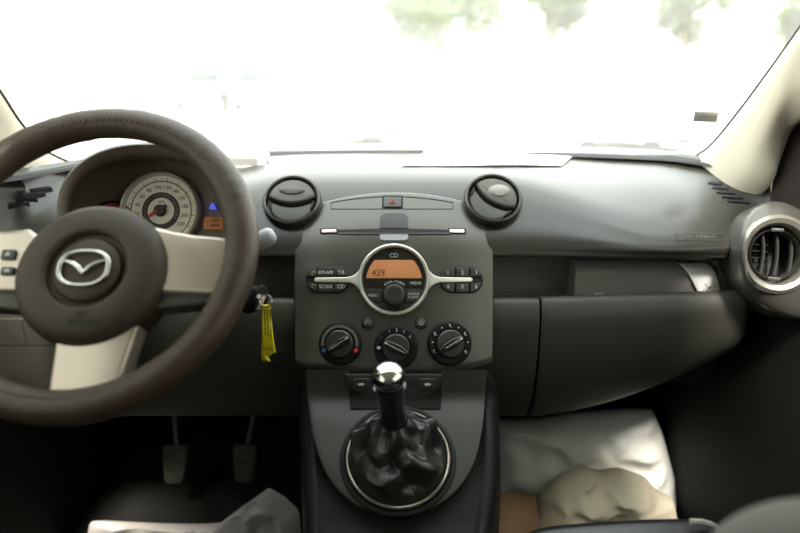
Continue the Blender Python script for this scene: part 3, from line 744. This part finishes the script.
MB().prism(G, [tuple(q*1.5*kg+w_*2.0*kg), tuple(q*13*kg+w_*.9*kg), tuple(q*13*kg-w_*.9*kg), tuple(q*1.5*kg-w_*2.0*kg)], .004, .0062).build('needle', M['red'], sp_)
# tachometer (left, mostly behind the airbag)
cT = G.uv(110, 224)
tc_ = MB().lathe(G, [(24*kg, -.010), (24*kg, -.004), (23*kg, -.003), (22*kg, -.006), (.0001, -.006)], c=cT, n=48).build('tachometer', M['black'], ic)
MB().lathe(G, [(22*kg, -.006), (22*kg, -.004), (19*kg, -.004), (19*kg, -.006)], c=cT, n=16, a0=radians(60), a1=radians(110)).build('red_zone', M['red'], tc_)
dp = MB().prism(G, rrect(*G.uv(213, 223), 18.5*kg, 12*kg, .6*kg), -.010, .0, .0005).build('fuel_display', M['orange'], ic, label='small orange trip display')
for i, s_ in enumerate(('1888', '8888')): text(s_, G, G.uv(215, 220.5+i*5), 4.6*kg, M['lcd'], dp, name='digits', h=.0005)
c = G.uv(212, 205.5); MB().prism(G, [(c[0], c[1]+3*kg), (c[0]-3*kg, c[1]-3*kg), (c[0]+3*kg, c[1]-3*kg)], -.01, 0).build('warning_light', M['bluelit'], ic)

# ================================================================== STEERING COLUMN + WHEEL
Wf = Fr(at(88, 252.5, .640), 39); kw = Wf.k
scol = thing('steering_column', 'black steering column shroud below and behind the wheel', 'steering column', Wf.O)
rows = []
for h, rx, ry, dv in ((-.045,.040,.040,-.012),(-.06,.060,.058,-.02),(-.10,.068,.068,-.03),(-.15,.070,.070,-.035),(-.20,.066,.062,-.03)):
    rows.append([Wf.pt(rx*cos(a)*(abs(cos(a))**-.0), dv+ry*sin(a), h) for a in [2*pi*i/48 for i in range(48)]])
MB().grid(rows, cv=True).ngon(rows[0]).build('shroud', M['lower'], scol)
tip = at(267, 237.5, .715)
root_ = Wf.pt(.055, -.01, -.10)
stk = MB().tube([root_, root_.lerp(tip, .35), root_.lerp(tip, .8)], [.008, .0075, .0085], 16).build('wiper_stalk', M['black'], scol)
dd = (tip-root_).normalized()
MB().tube([tip-dd*.026, tip-dd*.016, tip-dd*.004, tip+dd*.005, tip+dd*.009, tip+dd*.0105], [.0075, .0098, .0112, .0105, .007, .001], 20).build('stalk_end', M['stalk'], stk, label='pale grey stalk tip')
wh = thing('steering_wheel', 'leather-covered steering wheel with three silver spokes and winged chrome badge', 'steering wheel', Wf.O)
Rm = .1640; tr_ = .0176
rows = []
for i in range(160):
    a = 2*pi*i/160; row = []
    wr = .0006*noise.noise(V((cos(a)*30, sin(a)*30, 0)))
    for j in range(24):
        b = 2*pi*j/24; rr = tr_+wr*(1+sin(b*3+a*9))
        if 130 < math.degrees(a) < 172 and cos(b) > -.2: rr += .0009*sin(a*95)
        row.append(Wf.pt((Rm+rr*cos(b))*cos(a), (Rm+rr*cos(b))*sin(a), rr*1.0*sin(b)))
    rows.append(row)
MB().grid(rows, cu=True, cv=True).build('rim', M['leather'], wh, angle=180)
sb = MB()                                     # stitched seam round the inner face of the cover
for i in range(150):
    a = 2*pi*i/150; b0 = radians(112)
    P_ = lambda a_, b_: Wf.pt((Rm+(tr_+.0005)*cos(b_))*cos(a_), (Rm+(tr_+.0005)*cos(b_))*sin(a_), (tr_+.0005)*sin(b_))
    sb.tube([P_(a, b0-.08), P_(a+.018, b0+.08)], .0005, 5)
sb.build('stitching', M['leather'], wh)
hc = Wf.uv(90.5, 272, .008); hr = .0795
hubm = MB().lathe(Wf, [(hr*.80, -.045), (hr*.97, -.03), (hr, -.008), (hr*.985, .004), (hr*.94, .012), (hr*.84, .0175), (hr*.70, .0200), (hr*.58, .0205), (hr*.545, .0200), (hr*.52, .0175), (hr*.505, .0125), (hr*.45, .0115), (hr*.43, .0165), (hr*.41, .0180), (hr*.25, .0193), (.0001, .0195)], c=hc, n=90).build('airbag_cover', M['hub'], wh, angle=60)
# emblem: ring and wing
ec = Wf.uv(84.5, 268, .020); ke = kw*.95
def E(x, y, h=.0215): return Wf.pt(ec[0]+x*ke, ec[1]+y*ke, h)
em = MB(); n = 60; path = []; rad_ = []
for i in range(n):
    a = 2*pi*i/n; c_, s_ = cos(a), sin(a); p = 2.5
    x = 24.5*math.copysign(abs(c_)**(2/p), c_); y = 18.5*math.copysign(abs(s_)**(2/p), s_)
    x -= .10*y*0; path.append(E(x, y)); rad_.append(.0016+.0010*abs(c_)**2)
em.tube(path, rad_, 10, closed=True)
wing = [(-23,8,.0010),(-17,6.6,.0018),(-10,3.8,.0026),(-5,0,.0028),(-2,-3.4,.0026),(0,-6,.0022),(2,-3.4,.0026),(5,0,.0028),(10,3.8,.0026),(17,6.6,.0018),(23,8,.0010)]
em.tube([E(x, y, .0212) for x, y, r in wing], [r for x, y, r in wing], 10)
em.build('badge', M['chrome'], hubm, label='chrome winged oval badge')
text('SRS', Wf, Wf.uv(81, 314, .019), .0085, M['ink'], hubm, name='lettering', h=.0213)
text('AIRBAG', Wf, Wf.uv(81, 321.5, .019), .0085, M['ink'], hubm, name='lettering', h=.0208)
MB().tube([Wf.pt(hc[0]-.047+.004*cos(a), hc[1]+.022+.004*sin(a), .0185) for a in [radians(30*i) for i in range(11)]], .0005, 5).build('horn_symbol', M['leather'], hubm)
def spoke(pts, nm='spoke', h0=-.02, h1=.004, m=M['spoke'], bev=.005):
    return MB().prism(Wf, [Wf.uv(x, y, h1) for x, y in pts], h0, h1, bev).build(nm, m, wh, angle=50)
spoke([(138,225),(156,226),(172,230),(195,234),(226,237),(228,293),(205,294),(160,292),(140,300)])
spoke([(145,285),(165,292),(205,294),(226,293),(222,301),(200,304),(160,308),(140,310)], 'spoke_underside', -.024, -.001, M['lower'], .003)
ls = spoke([(42,238),(28,228),(10,230),(-12,231),(-50,232),(-52,292),(-20,291),(10,291),(30,292),(45,305)])
spoke([(45,285),(28,290),(5,291),(-45,291),(-40,306),(0,308),(30,312),(50,312)], 'spoke_underside', -.024, -.001, M['lower'], .003)
spoke([(52,325),(138,325),(131,346),(121,376),(112,398),(46,398),(50,372),(54,346)])
for (x, y, w2, h2, g_) in ((8.5,254.5,14,10.5,1), (7.5,271,13,8.5,0), (-14,254,14,10,1), (-14,271,14,8.5,0)):
    c = Wf.uv(x, y, .006); b = MB().prism(Wf, rrect(c[0], c[1], w2*kw, h2*kw, 1.5*kw), .001, .0072, .0012).build('audio_button', M['button'], wh)
    MB().prism(Wf, [(c[0], c[1]+2.6*kw), (c[0]-2.6*kw, c[1]-1.6*kw), (c[0]+2.6*kw, c[1]-1.6*kw)] if g_ else rrect(c[0], c[1], 5*kw, 2.6*kw, .6*kw), .0070, .0078).build('symbol', M['mark'], b)

# ---- ignition barrel, key, yellow tag
KO = at(258, 297, .745)
ig = thing('ignition_barrel', 'dark ignition lock housing beside the column, key inserted', 'ignition lock', KO)
axk = (V((.35, -.75, .35))).normalized()
MB().tube([KO-axk*.07, KO-axk*.02, KO-axk*.012, KO-axk*.010], [.017, .0165, .015, .012], 28).build('housing', M['black'], ig)
kf = Fr(KO-axk*.004, 8, yaw=35)
ky = thing('ignition_key', 'steel car key with dark bow sitting in the ignition', 'key', KO)
MB().prism(kf, [(-.008,-.010),(.0,-.013),(.010,-.006),(.013,.008),(.006,.016),(-.004,.012),(-.009,.002)], .004, .010, .0015).build('bow', M['black'], ky)
MB().tube([KO-axk*.012, KO+axk*.008], .003, 10).build('blade', M['steel'], ky)
MB().prism(kf, [(-.008,-.013),(-.002,-.014),(.009,.004),(.003,.004)], .008, .0125, .001).build('edge_plate', M['spoke'], ky, label='bright metal edge')
rc = at(265.5, 301, .738)
yt = thing('key_tag', 'yellow fabric key tag with black writing hanging from the ignition key', 'key tag', rc)
rp_ = [rc+V((.0078*cos(a), .003*sin(a), .0072*sin(a))) for a in [2*pi*i/30 for i in range(30)]]
MB().tube(rp_, .0010, 8, closed=True).build('split_ring', M['chrome'], yt)
ctl = [(266.5,305,8),(266.8,318,9.5),(267.4,332,10.5),(268.4,346,12),(269.2,353,12.5)]
rows = []
for i in range(25):
    t_ = i/24*(len(ctl)-1); j = min(int(t_), len(ctl)-2); q = t_-j; x, y, wd = [ctl[j][n]+(ctl[j+1][n]-ctl[j][n])*q for n in range(3)]
    row = []
    for s_ in range(9):
        e = s_/8*2-1; yy = y+(0 if i < 24 else (3.5*(1-abs(e)*1.6) if s_ % 8 else 0)); row.append(at(x+e*wd/2, yy, .738+.0025*sin(i*.35)+.002*e*sin(i*.2)))
    rows.append(row)
tp = MB().grid(rows).build('strap', M['yellow'], yt, solid=.0016)
back_ = [(263.8,352,5),(265,358,7),(266.5,361,8)]
MB().grid([[at(x+e*wd/2, y, .742) for e in (-1, 0, 1)] for x, y, wd in [(266.5,308,6),(266.4,330,8)]+back_]).build('strap_back', M['yellow'], yt, solid=.0016)
TF = Fr(at(267.6, 332, .7345), 2)
sc_ = MB()
for ln in range(3):                           # scribbled writing running down the strap
    path = []
    for i in range(90):
        s_ = i/89; x = 264.4+ln*3.1+1.1*sin(i*1.9+ln)*(.6+.4*sin(i*.7)); y = 310+40*s_+1.0*cos(i*1.3+ln*2)
        d_ = rows[min(24, int(s_*22)+2)][2+2*ln]; path.append(at(x+1.5*s_, y, d_.y-.0016))
    sc_.tube(path, .00042, 4)
sc_.build('handwriting', M['ink'], yt)

# ================================================================== THINGS ON THE DASH
# manual wallet lying in the tray
wl = thing('manual_wallet', 'black fabric owner manual wallet with white band, lying in the passenger tray', 'wallet', at(655, 285, .90))
def wrow(px, ytop, ybot, Yf=.885, yo=0):
    a = at(px, ytop, Yf+.02); b = at(px, (ytop+ybot)/2, Yf+.0); c = at(px, ybot, Yf-.002)
    a2 = V((a.x, .935, a.z)); c2 = V((a.x, .935, CAM.z-.331))
    c = V((c.x, c.y, CAM.z-.331))
    return [a2, V((a.x, a.y+.008, a.z+.001)), a, a.lerp(b, .5)+V((0,-.006,.002)), b, c.lerp(b, .15), c, c2]
rows = [wrow(x, 262.5+.002*(x-580), 298) for x in (575, 582, 610, 640, 670, 700, 712)]
rows = [[V((p.x, p.y, p.z)) for p in r] for r in rows]
mb = MB().grid([[*r] for r in loft(rows, 30, 40)], cv=True); L_ = loft(rows, 30, 40); mb.ngon(L_[0]); mb.ngon(L_[-1][::-1])
mb.build('cover', M['wallet'], wl, angle=60)
rows = [[p+V((0, .001, -.0015)) for p in wrow(x, 264.5+(x-712)*.06, 298)] for x in (711, 722, 732, 736)]
L_ = loft(rows, 10, 40); MB().grid(L_, cv=True).ngon(L_[-1][::-1]).build('flap_end', M['wallet'], wl, angle=60)
bd = []
for s_ in range(9):
    row = []
    for i, (yy) in enumerate((262.4, 264.8, 269, 275, 282, 288, 294)):
        q = [0, .12, .3, .5, .68, .84, 1][i]
        xl = 677+21*(q**.9); xr = 704+17*(q**.6); px = xl+(xr-xl)*s_/8
        rr_ = wrow(px, 262.7, 298); pts = [rr_[2], rr_[3], rr_[4], rr_[5]]
        u = q*3; j = min(int(u), 2); p = pts[j].lerp(pts[j+1], u-j)
        tgt = at(px, yy, p.y); p = V((tgt.x, p.y-.0045, tgt.z)); row.append(p)
    bd.append(row)
MB().grid(loft(bd, 12, 16)).build('band', M['whitecloth'], wl, solid=.0015, label='white band printed with small marks')
BF = Fr(at(714, 289, .878), 0)
lg = MB()
for i in range(9): q = BF.uv(710+random.uniform(-6, 6), 289+random.uniform(-4, 4)); lg.tube([BF.pt(q[0], q[1], .0), BF.pt(q[0]+random.uniform(-.002,.003), q[1]+random.uniform(-.006,.006), .0)], .0005, 5)
lg.build('print', M['faint'], wl)
text('BK', BF, BF.uv(597, 293.5), .011, M['mark'], wl, name='logo_print', h=.0085)

# sheet of white paper lying on the dash near the windscreen
def padz(px, py, h): p = on_pad(px, py); return p+V((0, 0, h))
NR, NC = 10, 16; rows = []
for i in range(NR):
    t_ = i/(NR-1); row = []
    for j in range(NC):
        s_ = j/(NC-1); xl = 424-24*t_; xr = 576-14*t_; yy = 154.5+12*t_
        p = padz(xl+(xr-xl)*s_, yy, .0022+.0008*sin(s_*7+t_*3)); row.append(p)
    rows.append(row)
back_r = [p+V((0, .035, .016)) for p in rows[0]]
tag(MB().grid([back_r]+rows).build('paper_sheet', M['paper'], solid=.0008), 'white sheet of paper lying on the dash top at the foot of the windscreen', 'paper')
# pale box on the dash by the wheel
bb = on_pad(232, 168); sxx = .0
tb = thing('toll_box', 'pale grey flat plastic box on the dash top beside the instrument hood', 'box', bb)
FB = Fr(bb+V((0,0,.001)), 72)
MB().prism(FB, rrect(.006, .028, .075, .055, .006), 0, .020, .005).build('case', M['boxgrey'], tb)
MB().prism(FB, rrect(.016, .024, .080, .060, .004), -.003, .003, .001).build('mount_plate', M['boxgrey'], tb)
# ---- windscreen sticker
def on_glass(px, py):
    d = ray(px, py); best = None
    for i in range(len(GLASS)-1):
        for j in range(len(GLASS[0])-1):
            a, b, c = GLASS[i][j], GLASS[i+1][j], GLASS[i][j+1]; n = (b-a).cross(c-a); den = d.dot(n)
            if abs(den) < 1e-9: continue
            p = CAM+d*((a-CAM).dot(n)/den); m = (a+GLASS[i+1][j+1])/2
            if best is None or (p-m).length < best[0]: best = ((p-m).length, p, n.normalized())
    return best[1]
st4 = [on_glass(x, y)+V((0, -.003, -.002)) for x, y in ((694,110),(718,110.5),(716,121),(692,120))]
tag(MB().grid([[st4[0], st4[1]], [st4[3], st4[2]]]).build('windscreen_sticker', M['boxgrey'], solid=.0004), 'small grey rectangular sticker low on the right of the windscreen', 'sticker')
# ---- wipers and cowl outside the glass
def wiper(pts, knobs, label):
    o = thing('windscreen_wiper', label, 'wiper', pts[0])
    MB().tube([p+V((0,0,-.006)) for p in pts], .0035, 8).build('blade', M['rubber'], o)
    MB().tube(cr(pts, 16), [.008+.003*sin(pi*i/15) for i in range(16)], 8).build('arm', M['black'], o)
    for p, r in knobs: MB().tube([p+V((-r*1.6,0,0)), p+V((-r*.8,0,r*.5)), p+V((r*.8,0,r*.5)), p+V((r*1.6,0,0))], [r*.3, r*.6, r*.6, r*.3], 10).build('pivot', M['black'], o)
wiper([at(x, y, 1.36) for x, y in ((258,151),(310,149),(350,145.5),(372,144),(400,145.5),(455,148))], [(at(372, 146, 1.36), .018)], 'dark wiper lying along the screen foot near the middle')
wiper([at(x, y, 1.30+.0) for x, y in ((570,151),(590,147.5),(620,147),(650,150),(676,152))], [(at(651, 147, 1.30), .012), (at(683, 143, 1.28), .008), (at(588, 146, 1.30), .010)], 'dark wiper at the passenger end of the screen foot')
P = []
for q in range(31):
    x = -.62+1.24*q/30; f_ = 1.33-.45*x*x; P.append([R(x, f_-.03, -.20), R(x, f_, -.165), R(x, f_+.06, -.163), R(x, f_+.14, -.19)])
tag(MB().grid(P).build('cowl_panel', M['black'], solid=.004), 'black plastic cowl under the wipers outside the windscreen', 'cowl panel')

# ================================================================== FOOTWELLS
def pedal(px, py, w_, h_, Y, label, armtop):
    c = at(px, py, Y); f_ = Fr(c, 25); o = thing('foot_pedal', label, 'pedal', c, 'pedals under the steering wheel')
    pl = [(-w_*.46, h_*.5), (w_*.46, h_*.5), (w_*.5, h_*.3), (w_*.36, -h_*.42), (w_*.2, -h_*.5), (-w_*.2, -h_*.5), (-w_*.36, -h_*.42), (-w_*.5, h_*.3)]
    MB().prism(f_, pl, -.010, .006, .004).build('pad', M['pedal'], o)
    rb = MB()
    for i in range(5): y = h_*(.32-.16*i); ww = w_*(.40-.045*i); rb.tube([f_.pt(-ww, y, .006), f_.pt(ww, y, .006)], .0028, 8)
    rb.build('ribs', M['pedal'], o)
    a = f_.pt(0, h_*.3, -.008); b = at(*armtop); MB().tube([a, a.lerp(b, .3)+V((0,.015,0)), b], .0065, 10).build('arm', M['steel'], o)
pedal(175, 464, .052, .075, 1.08, 'worn rubber clutch pedal, the left of the two', (160, 346, 1.13))
pedal(245, 463, .050, .075, 1.08, 'worn rubber brake pedal, the right of the two beside the console', (266, 346, 1.13))

def crumple(poly, Y, depth, mname, name, label, cat, amp=.01, freq=12, rings=22, lean=0, seed=0, sharp=1):
    """closed, creased, rounded heap: outline in pixels, placed at depth Y and given its own thickness"""
    P0 = [at(x, y, Y+lean*(533-y)) for x, y in poly]
    n = len(P0); ring0 = []
    for i in range(n):
        for s_ in range(6): ring0.append(P0[i].lerp(P0[(i+1) % n], s_/6))
    m = len(ring0); ring0 = [(ring0[i-1]+ring0[i]*2+ring0[(i+1) % m])/4 for i in range(m)]
    c = sum(ring0, V((0,0,0)))/m
    def layer(sg):
        rows = []
        for j in range(rings+1):
            t_ = 1-j/rings; row = []
            for p in ring0:
                q = c.lerp(p, t_); d_ = depth*sqrt(max(0, 1-t_**2.6))*sg
                nn = noise.noise(V((q.x*freq, q.z*freq, seed))); n2 = noise.noise(V((q.x*freq*2.3+5, q.z*freq*2.3, seed+3)))
                rdg = (1-abs(nn)*2*sharp)*.6+(1-abs(n2)*2)*.4
                env = min(1, (1-t_)*4)
                q = q+V((0, -d_*.9, d_*.35))-V((0, amp, 0))*rdg*env*(1 if sg > 0 else .3)
                q.z = max(q.z, FZ+.002) if True else q.z
                row.append(q)
            rows.append(row)
        return rows
    b = MB(); b.grid(layer(1), cv=True); b.grid(layer(-.6), cv=True, flip=True)
    o = b.build(name, M[mname], angle=50); return tag(o, label, cat)
crumple([(488,418),(530,419),(578,411),(628,408),(652,408),(662,432),(668,455),(676,482),(676,505),(665,520),(600,540),(490,545),(484,500),(485,450)], 1.06, .055, 'bag', 'plastic_bag', 'large white plastic bag standing in the passenger footwell behind the cream bundle', 'bag', amp=.034, freq=8, lean=.0004, seed=2)
crumple([(537,494),(552,478),(570,468),(582,465),(596,470),(618,467),(644,476),(655,489),(672,497),(676,520),(668,545),(600,560),(545,560),(524,530),(533,508)], .93, .055, 'cloth', 'cloth_bundle', 'cream coloured crumpled cloth bundle in front of the white bag', 'bundle', amp=.036, freq=11, lean=.0002, seed=4)
# cardboard box
cb_ = thing('cardboard_box', 'brown cardboard box in the passenger footwell beside the console', 'box', R(.14, .88, -.75))
tl_ = at(478, 489, .90); tr2 = at(535, 497, .90); bl = at(472, 560, .80); br_ = at(545, 560, .80)
MB().grid([[tl_, tr2], [bl, br_]]).build('top_flap', M['card'], cb_, solid=.003)
b = MB(); z0 = FZ
b.grid([[bl, br_, tr2, tl_], [V((p.x, p.y, z0)) for p in (bl, br_, tr2, tl_)]], cv=True); b.build('sides', M['card'], cb_, solid=.003)
# paper on the driver side floor
crumple([(90,520),(150,523),(205,524),(238,521),(252,505),(268,487),(284,496),(299,510),(302,545),(300,575),(90,575),(86,545)], .98, .016, 'news', 'crumpled_paper', 'creased white paper on the driver side footwell floor', 'paper', amp=.014, freq=14, seed=5, lean=-.0005)

# ================================================================== PASSENGER SEAT
ps_ = thing('passenger_seat', 'black seat edge and blurred grey bolster at the bottom right, nearest the camera', 'seat', R(.28, .35, -.6))
edge = [(528,536,.60),(548,530,.60),(590,526,.60),(640,523,.60),(690,522,.60),(712,524,.60),(722,532,.60)]
e0 = [at(*p) for p in edge]
rows = [[p+V((0, .03, -.30)) for p in e0], [p+V((0, .022, -.05)) for p in e0], [p+V((0, .010, -.012)) for p in e0], e0, [p+V((0, -.03, -.002)) for p in e0], [p+V((0, -.20, -.03)) for p in e0], [p+V((0, -.42, -.05)) for p in e0]]
MB().grid(loft(rows, 30, 40)).build('cushion', M['seat'], ps_, angle=180, solid=.004)
stp = [at(x, y, .585) for x, y in ((690,521.5),(702,522),(712,525),(718,530))]
MB().tube(stp, .0035, 6).build('stitching', M['stitch'], ps_)
# grey bolster
blob = []
C1 = at(830, 585, .30)
for i in range(13):
    a = pi*i/12; row = []
    for j in range(32):
        b = 2*pi*j/32; row.append(C1+V((.078*sin(a)*cos(b), .05*sin(a)*sin(b), .050*cos(a))))
    blob.append(row)
MB().grid(blob, cv=True).build('bolster', M['bolster'], ps_, angle=180, sub=1)

# ================================================================== OUTSIDE
def tree(x, y, h, cr_, label, n=2600, z0=2.6):
    o = thing('tree', label, 'tree', V((x, y, 0)), 'trees beyond the car park')
    tk_ = [V((x, y, 0)), V((x+.1, y, h*.3)), V((x-.1, y, h*.6)), V((x, y, h*.9))]
    b = MB().tube(tk_, [.28, .2, .14, .05], 10)
    for i in range(7):
        a = i*2.4; b.tube([V((x, y, h*.35+i*.25)), V((x+cos(a)*cr_*.7, y+sin(a)*cr_*.7, h*.5+i*.4))], [.08, .03], 6)
    b.build('trunk', M['bark'], o)
    L_ = MB(); rnd = random.Random(int(x*10)+5)
    cl = [(V((rnd.gauss(0, .5), rnd.gauss(0, .5), rnd.uniform(-.6, .7)))*cr_) for _ in range(16)]
    for i in range(n):
        c = rnd.choice(cl); d = V((rnd.gauss(0, 1), rnd.gauss(0, 1), rnd.gauss(0, 1))).normalized()*cr_*.42*rnd.uniform(.5, 1)
        p = V((x, y, z0+(h-z0)*.5))+V((c.x, c.y, c.z*(h-z0)*.5/cr_))+d; p.z = max(p.z, z0*.8)
        u = V((rnd.gauss(0,1), rnd.gauss(0,1), rnd.gauss(0,1))).normalized(); v_ = u.orthogonal().normalized(); s_ = rnd.uniform(.10, .2)
        L_.grid([[p-u*s_, p+v_*s_*.5], [p-v_*s_*.5, p+u*s_]])
    L_.build('foliage', M['leaf'], o)
tree(1.8, 31, 6.6, 3.4, 'pale green leafy tree left of the others, top middle of the windscreen', z0=2.2, n=6500)
tree(7.8, 35, 7.4, 3.2, 'dense green tree right of centre through the windscreen', z0=2.6, n=6500)
tree(14.6, 34, 7.0, 2.0, 'narrow green tree seen near the right edge of the windscreen', z0=2.0, n=4000)
tree(20.4, 33, 6.4, 2.2, 'green tree crown cut by the right windscreen pillar', z0=2.3, n=4000)
struct(MB().box((-40, 27.0, 0), (40, 27.2, 2.0)).build('glare_wall', mat('white glare wall', (.85, .84, .80), .8, bump=.2, bscale=8)))  # added wall, its white standing in for blown-out glare over the trunks

def car(x, y, yaw, col, label, z=0):
    m = Matrix.Translation((x, y, z)) @ Matrix.Rotation(yaw, 4, 'Z'); o = thing('parked_car', label, 'car', V((x, y, z)), None)
    paint = mat('car paint', col, .35, metal=.2, coat=.5)
    st_ = [(-2.1,.35,.65,.6),(-2.05,.3,.85,.75),(-1.3,.25,.95,.82),(-.3,.25,.98,.85),(.9,.25,.95,.85),(1.8,.28,.80,.80),(2.1,.35,.62,.62)]
    rows = []
    for X, zb, zt, hw in st_:
        rows.append([m @ V(q) for q in ((X,-hw*.9,zb),(X,-hw,zb+.15),(X,-hw,(zb+zt)/2),(X,-hw*.93,zt),(X,-hw*.5,zt+.03),(X,hw*.5,zt+.03),(X,hw*.93,zt),(X,hw,(zb+zt)/2),(X,hw,zb+.15),(X,hw*.9,zb))])
    b = MB().grid(loft(rows, 24, 30), cv=True); L_ = loft(rows, 24, 30); b.ngon(L_[0]); b.ngon(L_[-1]); b.build('body', paint, o)
    rows = []
    for X, zt, hw in ((-1.7,.95,.70),(-1.2,1.36,.62),(-.5,1.45,.62),(.3,1.40,.62),(1.1,.96,.70)):
        rows.append([m @ V(q) for q in ((X,-.74,.93),(X,-hw,zt-.04),(X,-hw*.8,zt),(X,hw*.8,zt),(X,hw,zt-.04),(X,.74,.93))])
    MB().grid(loft(rows, 20, 20)).build('cabin_glass', M['gloss'], o)
    rows = [[m @ V((X, s_*.6, zz)) for s_ in (-1, -.5, .5, 1)] for X, zz in ((-1.15,1.39),(-.5,1.47),(.3,1.42))]
    MB().grid(loft(rows, 10, 10)).build('roof', paint, o, solid=.02)
    for X in (-1.3, 1.3):
        for s_ in (-1, 1):
            wv = MB(); wv.tube([m @ V((X, s_*.68, .32)), m @ V((X, s_*.84, .32))], .32, 24); wv.build('wheel', M['rubber'], o)
car(-6.9, 23.4, pi/2+.1, (.10,.11,.12), 'hazy grey parked car, left of the two through the windscreen')
car(-4.8, 23.6, pi/2-.05, (.12,.14,.17), 'hazy blue-grey parked car, right of the two through the windscreen')
